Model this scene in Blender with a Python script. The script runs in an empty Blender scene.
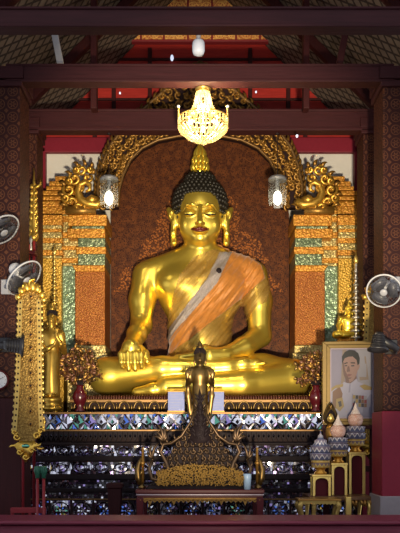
import bpy, math, random
import numpy as np
from mathutils import Vector, Matrix
rnd = random.Random(7)
PI = math.pi
C = bpy.context.scene.collection
scene = bpy.context.scene

# ------------------------------------------------------------------ camera
CAM_Y, CAM_Z, F, HOR = -9.0, 1.5, 810.0, 440.0
cam = bpy.data.cameras.new('camera')
co = bpy.data.objects.new('camera', cam)
C.objects.link(co)
co.location = (0, CAM_Y, CAM_Z)
co.rotation_euler = (PI / 2, 0, 0)
cam.sensor_fit = 'HORIZONTAL'
cam.sensor_width = 36
cam.lens = 36 * F / 400
cam.shift_y = (HOR - 266.5) / 400
cam.clip_end = 200
scene.camera = co

# ------------------------------------------------------------------ world, daylight, exposure
w = bpy.data.worlds.new('sky')
scene.world = w
w.use_nodes = True
bg = w.node_tree.nodes['Background']
bg.inputs['Color'].default_value = (0.86, 0.90, 1.0, 1)
bg.inputs['Strength'].default_value = 0.95
scene.view_settings.view_transform = 'Standard'
scene.view_settings.look = 'None'
scene.view_settings.gamma = 1
scene.view_settings.use_curve_mapping = False
scene.view_settings.exposure = 0.0
FRONT_W, CHAND_W, PEND_W = 4600.0, 50.0, 1.5
# added unseen warm spot behind the viewer, throws light under the beams
fl_ = bpy.data.lights.new('added_front_spot', 'SPOT')
fl_.energy = FRONT_W
fl_.color = (1, .84, .57)
fl_.spot_size = math.radians(30)
fl_.spot_blend = .55
fl_.shadow_soft_size = .10
flo = bpy.data.objects.new('added_front_spot', fl_)
C.objects.link(flo)
flo.location = (.25, -9.7, .7)
flo.rotation_euler = (Vector(flo.location) - Vector((0, .3, 3.72))).to_track_quat('Z', 'Y').to_euler()


# ------------------------------------------------------------------ pixel -> place helpers
def S(Y): return (Y - CAM_Y) / F
def X(px, Y): return (px - 200) * S(Y)
def Z(py, Y): return CAM_Z - (py - HOR) * S(Y)
def P(px, py, Y): return Vector((X(px, Y), Y, Z(py, Y)))


# ------------------------------------------------------------------ objects
WO = {}


def thing(name, label, cat, loc, group=None):
    o = bpy.data.objects.new(name, None)
    C.objects.link(o)
    o.empty_display_size = 0.05
    o.location = loc
    WO[o.name] = Vector(loc)
    return tag(o, label, cat, group)


def tag(o, label, cat=None, group=None, kind=None):
    if label: o['label'] = label
    if cat: o['category'] = cat
    if group: o['group'] = group
    if kind: o['kind'] = kind
    return o


class MB:
    def __init__(s):
        s.v, s.f, s.m = [], [], []
        s.cm = 0

    def add(s, vs, fs, m=None):
        b = len(s.v)
        s.v += [tuple(q) for q in vs]
        s.f += [tuple(b + i for i in f) for f in fs]
        s.m += [s.cm if m is None else m] * len(fs)
        return s

    def box(s, x0, x1, y0, y1, z0, z1, m=None):
        vs = [(x, y, z) for z in (z0, z1) for y in (y0, y1) for x in (x0, x1)]
        return s.add(vs, [(0, 2, 3, 1), (4, 5, 7, 6), (0, 1, 5, 4), (2, 6, 7, 3), (0, 4, 6, 2), (1, 3, 7, 5)], m)

    def frustum(s, a, b, m=None):
        # a, b = (x0,x1,y0,y1,z) bottom and top rectangles
        vs = []
        for (x0, x1, y0, y1, z) in (a, b):
            vs += [(x0, y0, z), (x1, y0, z), (x0, y1, z), (x1, y1, z)]
        return s.add(vs, [(0, 2, 3, 1), (4, 5, 7, 6), (0, 1, 5, 4), (2, 6, 7, 3), (0, 4, 6, 2), (1, 3, 7, 5)], m)

    def lathe(s, cx, cy, prof, n=24, m=None, sx=1, sy=1):
        vs, fs = [], []
        k = len(prof)
        for (r, z) in prof:
            for i in range(n):
                a = 2 * PI * i / n
                vs.append((cx + r * sx * math.cos(a), cy + r * sy * math.sin(a), z))
        for j in range(k - 1):
            for i in range(n):
                i2 = (i + 1) % n
                fs.append((j * n + i, j * n + i2, (j + 1) * n + i2, (j + 1) * n + i))
        fs.append(tuple(range(n - 1, -1, -1)))
        fs.append(tuple((k - 1) * n + i for i in range(n)))
        return s.add(vs, fs, m)

    def prism(s, poly, y0, y1, m=None):
        # poly in (x,z)
        n = len(poly)
        ar = sum(poly[i][0] * poly[(i + 1) % n][1] - poly[(i + 1) % n][0] * poly[i][1] for i in range(n))
        if ar < 0: poly = poly[::-1]
        vs = [(x, y0, z) for x, z in poly] + [(x, y1, z) for x, z in poly]
        fs = [tuple(range(n)), tuple(range(2 * n - 1, n - 1, -1))]
        fs += [(i + n, (i + 1) % n + n, (i + 1) % n, i) for i in range(n)]
        return s.add(vs, fs, m)

    def tube(s, pts, r, n=8, m=None):
        pts = [Vector(p) for p in pts]
        k = len(pts)
        rs = r if isinstance(r, (list, tuple)) else [r] * k
        vs, fs = [], []
        prev = None
        for i in range(k):
            t = (pts[min(i + 1, k - 1)] - pts[max(i - 1, 0)])
            t = t.normalized() if t.length > 1e-9 else Vector((0, 0, 1))
            if prev is None:
                u = t.orthogonal().normalized()
            else:
                u = prev - t * prev.dot(t)
                u = u.normalized() if u.length > 1e-6 else t.orthogonal().normalized()
            prev = u
            v = t.cross(u)
            for j in range(n):
                a = 2 * PI * j / n
                vs.append(pts[i] + (u * math.cos(a) + v * math.sin(a)) * rs[i])
        for i in range(k - 1):
            for j in range(n):
                j2 = (j + 1) % n
                fs.append((i * n + j, i * n + j2, (i + 1) * n + j2, (i + 1) * n + j))
        fs.append(tuple(range(n - 1, -1, -1)))
        fs.append(tuple((k - 1) * n + j for j in range(n)))
        return s.add(vs, fs, m)

    def ell(s, c, r, n=12, k=8, m=None, mat=None):
        vs, fs = [], []
        if not isinstance(r, (tuple, list)): r = (r, r, r)
        c = Vector(c)
        for j in range(k + 1):
            th = PI * j / k
            for i in range(n):
                a = 2 * PI * i / n
                q = Vector((r[0] * math.sin(th) * math.cos(a), r[1] * math.sin(th) * math.sin(a), -r[2] * math.cos(th)))
                if mat is not None: q = mat @ q
                vs.append(c + q)
        for j in range(k):
            for i in range(n):
                i2 = (i + 1) % n
                if j == 0: fs.append((i2, (j + 1) * n + i2, (j + 1) * n + i))
                elif j == k - 1: fs.append((j * n + i, j * n + i2, (j + 1) * n + i))
                else: fs.append((j * n + i, j * n + i2, (j + 1) * n + i2, (j + 1) * n + i))
        return s.add(vs, fs, m)

    def octa(s, c, r, h=None, m=None):
        h = h or r
        x, y, z = c
        return s.add([(x + r, y, z), (x, y + r, z), (x - r, y, z), (x, y - r, z), (x, y, z + h), (x, y, z - h)],
                     [(0, 1, 4), (1, 2, 4), (2, 3, 4), (3, 0, 4), (1, 0, 5), (2, 1, 5), (3, 2, 5), (0, 3, 5)], m)

    def spiral(s, cx, cz, y, r, turns=1.4, a0=0.0, d=1, th=0.02, n=6, dy=0.0, m=None):
        pts, rs = [], []
        k = int(13 * turns) + 4
        for i in range(k):
            t = i / (k - 1)
            a = a0 + d * 2 * PI * turns * t
            rr = r * (1 - 0.88 * t)
            pts.append((cx + rr * math.cos(a), y - dy * t, cz + rr * math.sin(a)))
            rs.append(th * (0.45 + 0.55 * math.sin(PI * (0.15 + 0.7 * t))) if t < .96 else th * .5)
        s.tube(pts, rs, n, m)
        s.ell((cx, y - dy, cz), (r * .2, th * 1.1, r * .2), 8, 6, m)
        return s

    def leaf(s, x, z, y, ang, L, wd, th, m=None, curl=0.35):
        # flame-like carved leaf, base at (x,z), pointing to ang in the xz plane
        pts, rs = [], []
        for i in range(7):
            t = i / 6
            a = ang + curl * (t * t)
            pts.append((x + L * t * math.cos(a), y - th * .4 * math.sin(PI * t), z + L * t * math.sin(a)))
            rs.append(max(wd * (math.sin(PI * min(1, .25 + .75 * t)) ** .8), .0006))
        return s.tube(pts, rs, 6, m)

    def xf(s, M):
        s.v = [tuple(M @ Vector(q)) for q in s.v]
        return s

    def build(s, name, mats, parent=None, smooth=False, bevel=0, seg=2, label=None):
        me = bpy.data.meshes.new(name)
        off = WO[parent.name] if parent is not None else Vector((0, 0, 0))
        me.from_pydata([(a - off.x, b - off.y, c - off.z) for a, b, c in s.v], [], s.f)
        if not isinstance(mats, (list, tuple)): mats = [mats]
        for q in mats: me.materials.append(q)
        me.polygons.foreach_set('material_index', s.m)
        if smooth: me.polygons.foreach_set('use_smooth', [True] * len(s.f))
        me.update()
        o = bpy.data.objects.new(name, me)
        C.objects.link(o)
        if parent is not None:
            o.parent = parent
        WO[o.name] = off
        if bevel:
            b = o.modifiers.new('bevel', 'BEVEL')
            b.width = bevel
            b.segments = seg
            b.limit_method = 'ANGLE'
        if label: o['label'] = label
        return o


# ------------------------------------------------------------------ materials
class N:
    def __init__(s, name):
        s.mat = bpy.data.materials.new(name)
        s.mat.use_nodes = True
        s.t = s.mat.node_tree
        s.b = s.t.nodes['Principled BSDF']
        s.out = s.t.nodes['Material Output']

    def n(s, typ, **kw):
        q = s.t.nodes.new(typ)
        for k, v in kw.items(): setattr(q, k, v)
        return q

    def put(s, sock, v):
        if isinstance(v, bpy.types.NodeSocket): s.t.links.new(v, sock)
        else: sock.default_value = v

    def m(s, op, a, b=0.0, c=None):
        q = s.n('ShaderNodeMath', operation=op)
        s.put(q.inputs[0], a)
        s.put(q.inputs[1], b)
        if c is not None: s.put(q.inputs[2], c)
        return q.outputs[0]

    def xyz(s, kind='Object'):
        t = s.n('ShaderNodeTexCoord')
        q = s.n('ShaderNodeSeparateXYZ')
        s.t.links.new(t.outputs[kind], q.inputs[0])
        s.co = t.outputs[kind]
        return q.outputs

    def noise(s, sc, det=3, vec=None, rough=.55):
        q = s.n('ShaderNodeTexNoise')
        q.inputs['Scale'].default_value = sc
        q.inputs['Detail'].default_value = det
        q.inputs['Roughness'].default_value = rough
        if vec is None:
            t = s.n('ShaderNodeTexCoord')
            vec = t.outputs['Object']
        s.t.links.new(vec, q.inputs['Vector'])
        return q.outputs['Fac']

    def voro(s, sc, feature='F1', out='Distance', vec=None):
        q = s.n('ShaderNodeTexVoronoi', feature=feature)
        q.inputs['Scale'].default_value = sc
        if vec is None:
            t = s.n('ShaderNodeTexCoord')
            vec = t.outputs['Object']
        s.t.links.new(vec, q.inputs['Vector'])
        return q.outputs[out]

    def mix(s, f, a, b):
        q = s.n('ShaderNodeMix', data_type='RGBA')
        s.put(q.inputs[0], f)
        for sock, v in ((q.inputs[6], a), (q.inputs[7], b)):
            if isinstance(v, tuple) and len(v) == 3: v = v + (1,)
            s.put(sock, v)
        return q.outputs[2]

    def ramp(s, f, lo, hi):
        q = s.n('ShaderNodeMapRange')
        s.put(q.inputs[0], f)
        q.inputs[1].default_value = lo
        q.inputs[2].default_value = hi
        return q.outputs[0]

    def bump(s, h, st=.3, dist=.01):
        q = s.n('ShaderNodeBump')
        q.inputs['Strength'].default_value = st
        q.inputs['Distance'].default_value = dist
        s.put(q.inputs['Height'], h)
        s.t.links.new(q.outputs[0], s.b.inputs['Normal'])

    def set(s, **kw):
        for k, v in kw.items():
            sock = s.b.inputs[{'base': 'Base Color', 'metal': 'Metallic', 'rough': 'Roughness', 'coat': 'Coat Weight',
                               'sheen': 'Sheen Weight', 'alpha': 'Alpha', 'emit': 'Emission Color',
                               'es': 'Emission Strength', 'trans': 'Transmission Weight', 'ior': 'IOR', 'spec': 'Specular IOR Level'}[k]]
            if isinstance(v, tuple) and len(v) == 3: v = v + (1,)
            s.put(sock, v)
        return s


def plain(name, base, metal=0, rough=.5, var=.12, sc=30, bump=0.0, **kw):
    q = N(name)
    f = q.noise(sc)
    lo = tuple(c * (1 - var) for c in base)
    hi = tuple(min(1, c * (1 + var)) for c in base)
    q.set(base=q.mix(f, lo, hi), metal=metal, rough=rough, **kw)
    if bump: q.bump(f, bump)
    return q.mat


def wood(name, base, rough=.4, horizontal=True):
    q = N(name)
    q.xyz()
    mp = q.n('ShaderNodeMapping')
    q.t.links.new(q.co, mp.inputs[0])
    mp.inputs['Scale'].default_value = (1.2, 14, 14) if horizontal else (14, 14, 1.2)
    f = q.noise(4, 5, mp.outputs[0])
    q.set(base=q.mix(f, tuple(c * .6 for c in base), tuple(c * 1.5 for c in base)), rough=rough, spec=.18)
    q.bump(f, .15)
    return q.mat


def flower_mask(q, u, v, petals=6):
    fu = q.m('SUBTRACT', q.m('FRACT', u), .5)
    fv = q.m('SUBTRACT', q.m('FRACT', v), .5)
    r = q.m('SQRT', q.m('ADD', q.m('MULTIPLY', fu, fu), q.m('MULTIPLY', fv, fv)))
    th = q.m('ARCTAN2', fv, fu)
    c = q.m('COSINE', q.m('MULTIPLY', th, float(petals)))
    pet = q.m('LESS_THAN', r, q.m('MULTIPLY_ADD', c, .09, .2))
    hole = q.m('GREATER_THAN', r, .07)
    pet = q.m('MULTIPLY', pet, hole)
    ring = q.m('LESS_THAN', q.m('ABSOLUTE', q.m('SUBTRACT', r, .37)), .035)
    dm = q.m('ADD', q.m('ABSOLUTE', fu), q.m('ABSOLUTE', fv))
    cor = q.m('GREATER_THAN', dm, .82)
    return q.m('MINIMUM', q.m('ADD', q.m('ADD', pet, ring), cor), 1.0)


def stencil(name, base, gold, cell, metal=.6, rough=.4, fade=.7, fine=None, petals=6, ground=.5):
    q = N(name)
    o = q.xyz()
    u = q.m('MULTIPLY', q.m('ADD', o[0], o[1]), 1 / cell)
    v = q.m('MULTIPLY', o[2], 1 / cell)
    mk = flower_mask(q, u, v, petals)
    if fine:
        # dense scrolling filigree between the flowers
        d = q.voro(fine, 'DISTANCE_TO_EDGE')
        fil = q.m('LESS_THAN', d, .11)
        mk = q.m('MAXIMUM', mk, q.m('MULTIPLY', fil, .75))
    wear = q.ramp(q.noise(9, 4), .3, .62)
    mk = q.m('MULTIPLY', q.m('MULTIPLY', mk, fade), q.m('MULTIPLY_ADD', wear, .6, .4))
    g = q.noise(50, 2)
    bs = q.mix(g, tuple(c * .75 for c in base), tuple(c * 1.25 for c in base))
    q.set(base=q.mix(mk, bs, gold), metal=q.m('MULTIPLY', mk, metal), rough=rough, spec=.15)
    q.bump(mk, .25, .004)
    return q.mat


def emboss(name, lo, hi, sc, metal=.5, rough=.42, st=.5, fine=None, dist=.012):
    q = N(name)
    d = q.voro(sc)
    d2 = q.voro(sc * 2.3, 'F1')
    f = q.m('ADD', q.m('MULTIPLY', d, .65), q.m('MULTIPLY', d2, .35))
    g = q.ramp(f, .12, .55)
    n = q.noise(5, 3)
    g = q.m('MINIMUM', q.m('MULTIPLY_ADD', n, .3, q.m('MULTIPLY', g, .8)), 1.0)
    q.set(base=q.mix(g, hi, lo), metal=metal, rough=rough)
    q.bump(q.m('MULTIPLY', f, -1.0), st, dist)
    return q.mat


def mirror(name, base, rough=.12, metal=1.0):
    return plain(name, base, metal, rough, .2, 40)


mt = {}
mt['beam'] = wood('dark_maroon_wood', (.034, .0075, .0095), .6)
mt['post'] = wood('dark_red_wood', (.034, .006, .007), .6, False)
mt['sill'] = wood('maroon_paint', (.15, .026, .046), .35)
mt['redpaint'] = plain('red_paint', (.20, .018, .024), 0, .4, spec=.25)
mt['darkred'] = plain('dark_red_lacquer', (.085, .010, .013), 0, .4, spec=.25)
mt['redpanel'] = wood('red_ceiling_board', (.30, .022, .018), .5)
mt['col'] = stencil('column_stencil', (.024, .0055, .005), (.12, .045, .022), .105, .3, .55, .75)
mt['lower'] = plain('crimson_paint', (.19, .012, .028), 0, .5, spec=.2)
mt['niche'] = None
mt['goldstencil'] = stencil('gold_frieze_stencil', (.40, .08, .035), (.95, .58, .16), .16, .1, .4, .95, 40)
mt['plaster'] = plain('grey_white_plaster', (.62, .60, .58), 0, .8, .1, 6)
mt['pgold'] = emboss('embossed_gold_plaster', (.42, .16, .015), (.95, .52, .08), 38, .45, .42, .6)
mt['pyellow'] = emboss('embossed_yellow_gold', (.42, .22, .02), (.86, .58, .12), 44, .5, .38, .7)
mt['porange'] = emboss('sandy_orange_gilding', (.26, .07, .012), (.78, .34, .07), 62, .5, .42, .7)
mt['pgreen'] = emboss('green_mirror_mosaic', (.13, .17, .09), (.50, .53, .32), 30, .55, .3, .6)
mt['ppale'] = emboss('pale_gold_mosaic', (.36, .26, .08), (.70, .60, .30), 34, .5, .32, .6)
mt['shaftgreen'] = emboss('green_glass_mosaic_shaft', (.16, .24, .14), (.50, .60, .45), 26, .4, .3, .7)
mt['carved'] = plain('carved_gilt', (.58, .33, .055), .75, .36, .35, 25)
mt['carvemid'] = plain('worn_carved_gilt', (.32, .165, .035), .65, .4, .4, 25)
mt['carvedark'] = plain('old_carved_gilt', (.19, .10, .032), .6, .42, .4, 25)
mt['ground'] = plain('dark_recess', (.022, .009, .010), 0, .6, spec=.15)
mt['gold'] = plain('yellow_gold', (.70, .44, .08), .9, .33, .15, 12)
mt['bannergold'] = emboss('hammered_banner_gold', (.15, .08, .014), (.40, .255, .06), 60, .7, .4, .5)
mt['bronze'] = plain('dark_gilt_bronze', (.15, .092, .03), .85, .34, .5, 14)
mt['bronzedark'] = plain('dark_bronze', (.016, .010, .012), .1, .6, .5, 30, spec=.15)
mt['yflower'] = plain('yellow_petals', (.27, .15, .025), 0, .7, .4, 60)
mt['black'] = plain('black_plastic', (.012, .011, .014), 0, .45)
mt['greyplastic'] = plain('grey_plastic', (.30, .30, .33), 0, .4)
mt['whiteplastic'] = plain('white_plastic', (.50, .53, .62), 0, .4, .04)
mt['fanwire'] = plain('fan_wire', (.09, .09, .105), .6, .35)
mt['fanblade'] = plain('dark_fan_blade', (.06, .06, .075), 0, .4)
mt['silver'] = plain('silver', (.62, .58, .52), .9, .3, .2)
mt['mgold'] = plain('bright_brass', (.80, .56, .16), .8, .3, .15)
mt['whitecard'] = plain('white_card', (.22, .26, .52), 0, .6, .05)
mt['cardtext'] = plain('grey_print', (.30, .32, .45), 0, .6)
mt['bluecup'] = plain('pale_blue_plastic', (.30, .42, .58), 0, .3)
mt['green'] = plain('green_tip', (.02, .12, .07), 0, .5)
mt['pinkpot'] = None
MIR = [mirror('mirror_clear', (.72, .72, .80), .15), mirror('mirror_blue', (.10, .20, .62), .12),
       mirror('mirror_green', (.12, .36, .26), .12), mirror('mirror_violet', (.34, .26, .55), .12),
       plain('mosaic_dark', (.022, .016, .024), 0, .25), mirror('mirror_gold', (.62, .42, .12), .2),
       mirror('mirror_smoke', (.16, .15, .20), .18)]
CL, BL, GR, VI, DK, GO, SM = range(7)


def statue_gold():
    q = N('polished_statue_gold')
    n = q.noise(3.2, 4)
    f = q.noise(26, 3)
    q.set(base=q.mix(n, (.92, .65, .085), (.98, .73, .125)), metal=.86, rough=q.m('MULTIPLY_ADD', f, .10, .26))
    q.bump(q.noise(5, 2), .05, .02)
    return q.mat


mt['statue'] = statue_gold()


def niche_mat():
    q = N('niche_filigree')
    o = q.xyz()
    cell = .17
    mk = flower_mask(q, q.m('MULTIPLY', o[0], 1 / cell), q.m('MULTIPLY', o[2], 1 / cell), 8)
    fil = q.m('LESS_THAN', q.voro(55, 'DISTANCE_TO_EDGE'), .15)
    # denser, lighter gold with a ragged outline above and beside the head
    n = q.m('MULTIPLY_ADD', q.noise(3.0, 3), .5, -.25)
    z = q.m('SUBTRACT', o[2], GOLD_PATCH_Z)
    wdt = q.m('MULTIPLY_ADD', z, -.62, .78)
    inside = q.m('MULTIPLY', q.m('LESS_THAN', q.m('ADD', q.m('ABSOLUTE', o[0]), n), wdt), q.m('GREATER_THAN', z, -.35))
    leaf = q.m('LESS_THAN', q.voro(42), .45)  # round cells that fill the denser gold area
    gold_patch = q.m('MULTIPLY', inside, leaf)
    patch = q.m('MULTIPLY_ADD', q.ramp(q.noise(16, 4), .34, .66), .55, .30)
    mk = q.m('MINIMUM', q.m('ADD', q.m('MULTIPLY', q.m('MULTIPLY', q.m('MAXIMUM', mk, fil), patch), .42), q.m('MULTIPLY', gold_patch, .60)), 1.0)
    g = q.noise(60, 2)
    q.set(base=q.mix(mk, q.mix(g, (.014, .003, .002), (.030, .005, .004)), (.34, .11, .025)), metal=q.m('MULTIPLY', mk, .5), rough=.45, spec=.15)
    q.bump(mk, .25, .004)
    return q.mat


def zigzag_mat(name, n, h, a, b, c):
    q = N(name)
    o = q.xyz()
    th = q.m('ARCTAN2', o[1], o[0])
    f = q.m('FRACT', q.m('MULTIPLY', th, n / (2 * PI)))
    tri = q.m('MULTIPLY', q.m('ABSOLUTE', q.m('SUBTRACT', f, .5)), 2.0)
    v = q.m('FRACT', q.m('MULTIPLY', o[2], 1 / h))
    hi = q.m('GREATER_THAN', v, q.m('MULTIPLY_ADD', tri, .55, .25))
    ln = q.m('LESS_THAN', q.m('ABSOLUTE', q.m('SUBTRACT', v, q.m('MULTIPLY_ADD', tri, .55, .25))), .11)
    q.set(base=q.mix(ln, q.mix(hi, a, b), c), rough=.35, metal=.1)
    return q.mat


mt['zig'] = zigzag_mat('blue_white_zigzag', 12, .06, (.10, .11, .20), (.20, .17, .24), (.60, .58, .60))
mt['zigold'] = zigzag_mat('gold_zigzag', 14, .05, (.62, .40, .10), (.25, .18, .20), (.75, .58, .22))


def dotted(name, a, b, sc):
    q = N(name)
    d = q.m('LESS_THAN', q.voro(sc), .33)
    q.set(base=q.mix(d, a, b), rough=.4)
    return q.mat


mt['pinkpot'] = dotted('pink_dotted_enamel', (.52, .30, .24), (.70, .55, .46), 90)
mt['whitepot'] = dotted('pale_dotted_enamel', (.62, .52, .46), (.45, .32, .30), 110)


def rooftile():
    q = N('roof_tile_underside')
    o = q.xyz()
    k = 1 / .13
    a = q.m('MULTIPLY', q.m('ADD', o[1], o[2]), k)
    b = q.m('MULTIPLY', q.m('SUBTRACT', o[1], o[2]), k)
    fa = q.m('ABSOLUTE', q.m('SUBTRACT', q.m('FRACT', a), .5))
    fb = q.m('ABSOLUTE', q.m('SUBTRACT', q.m('FRACT', b), .5))
    e = q.m('MAXIMUM', fa, fb)
    line = q.m('GREATER_THAN', e, .37)
    n = q.noise(8, 3)
    q.set(base=q.mix(line, q.mix(n, (.10, .07, .055), (.21, .165, .13)), (.025, .014, .012)), rough=.8)
    q.bump(q.m('MULTIPLY', line, -1.0), .6, .03)
    return q.mat


mt['tile'] = rooftile()


def emitter(name, col, st):
    q = N(name)
    q.set(base=col, emit=col, es=st)
    return q.mat


def crystal():
    q = N('cut_crystal')
    tr = q.n('ShaderNodeBsdfTranslucent')
    tr.inputs[0].default_value = (1, .90, .66, 1)
    gl = q.n('ShaderNodeBsdfGlossy')
    gl.inputs['Roughness'].default_value = .08
    m1 = q.n('ShaderNodeMixShader')
    m1.inputs[0].default_value = .22
    q.t.links.new(tr.outputs[0], m1.inputs[1])
    q.t.links.new(gl.outputs[0], m1.inputs[2])
    q.t.links.new(m1.outputs[0], q.out.inputs['Surface'])
    return q.mat


def glass(name, col, tr=.7):
    q = N(name)
    t = q.n('ShaderNodeBsdfTransparent')
    t.inputs[0].default_value = col + (1,)
    gl = q.n('ShaderNodeBsdfGlossy')
    gl.inputs['Roughness'].default_value = .08
    d = q.n('ShaderNodeBsdfTranslucent')
    d.inputs[0].default_value = (.9, .9, .85, 1)
    m0 = q.n('ShaderNodeMixShader')
    m0.inputs[0].default_value = .5
    q.t.links.new(gl.outputs[0], m0.inputs[1])
    q.t.links.new(d.outputs[0], m0.inputs[2])
    m1 = q.n('ShaderNodeMixShader')
    m1.inputs[0].default_value = 1 - tr
    q.t.links.new(t.outputs[0], m1.inputs[1])
    q.t.links.new(m0.outputs[0], m1.inputs[2])
    q.t.links.new(m1.outputs[0], q.out.inputs['Surface'])
    return q.mat


mt['bulb'] = emitter('lit_bulb', (1, .86, .58), 26)
mt['pbulb'] = emitter('lit_lantern_bulb', (1, .93, .75), 7)
mt['spark'] = emitter('small_led', (.75, .8, 1), .9)
mt['crystal'] = crystal()
mt['glass'] = glass('ribbed_lantern_glass', (.93, .95, .90), .85)


def gauze():
    q = N('pale_gold_gauze')
    t = q.n('ShaderNodeBsdfTransparent')
    wv = q.noise(240, 2)
    q.set(base=q.mix(q.noise(14, 4), (.34, .19, .035), (.58, .38, .11)), rough=.45, metal=.4)
    m1 = q.n('ShaderNodeMixShader')
    q.put(m1.inputs[0], q.m('MULTIPLY_ADD', wv, .5, .30))
    q.t.links.new(t.outputs[0], m1.inputs[1])
    q.t.links.new(q.b.outputs[0], m1.inputs[2])
    q.t.links.new(m1.outputs[0], q.out.inputs['Surface'])
    return q.mat


mt['gauze'] = gauze()
mt['robe'] = plain('saffron_cloth', (.48, .175, .02), .15, .5, .35, 18, sheen=.4)
mt['brocade'] = emboss('silver_brocade', (.36, .30, .28), (.74, .68, .66), 120, .5, .35, .6)
mt['hair'] = plain('dark_curl_lacquer', (.014, .011, .007), .1, .5, .3, 40)
mt['lip'] = plain('dark_red_lip', (.11, .010, .008), .1, .3)
mt['eye'] = plain('black_eye_line', (.01, .007, .005), 0, .4)
mt['redgilt'] = plain('reddish_gilding', (.10, .030, .016), .4, .45, .3, 40)
mt['silverpaint'] = plain('pale_silver_paint', (.26, .21, .25), .3, .35)
mt['bronzemid'] = plain('tarnished_bronze', (.085, .052, .030), .8, .42, .5, 30)
mt['redlac'] = plain('red_lacquer', (.075, .006, .010), 0, .25)
mt['brownleaf'] = plain('brown_red_leaf', (.14, .055, .026), .4, .4, .4, 30)
mt['framegold'] = plain('frame_gold', (.16, .105, .035), .6, .4, .2, 30)
mt['redinner'] = plain('deep_red_panel', (.085, .006, .010), 0, .5, spec=.15)
mt['darkgold'] = plain('dark_red_gilt', (.16, .075, .03), .4, .4, .3, 30)
mt['mgolddull'] = plain('dull_brass', (.40, .27, .075), .75, .38, .3, 30)
mt['amber'] = plain('amber_gilt', (.60, .28, .03), .6, .3)
mt['brightred'] = plain('bright_red', (.40, .02, .015), 0, .4)
mt['fangrey'] = plain('mid_grey_metal', (.20, .20, .22), .3, .4)
mt['clockface'] = plain('clock_face', (.72, .72, .74), 0, .4, .03)
mt['lens'] = plain('smoked_lens', (.05, .05, .06), 0, .1)
mt['oldgold'] = plain('old_gold', (.46, .28, .05), .85, .36, .3, 14)
mt['fanrim'] = plain('pale_grey_rim', (.45, .45, .48), 0, .4)
mt['knob'] = plain('milky_glass_knob', (.9, .85, .75), 0, .15, .03)


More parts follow.
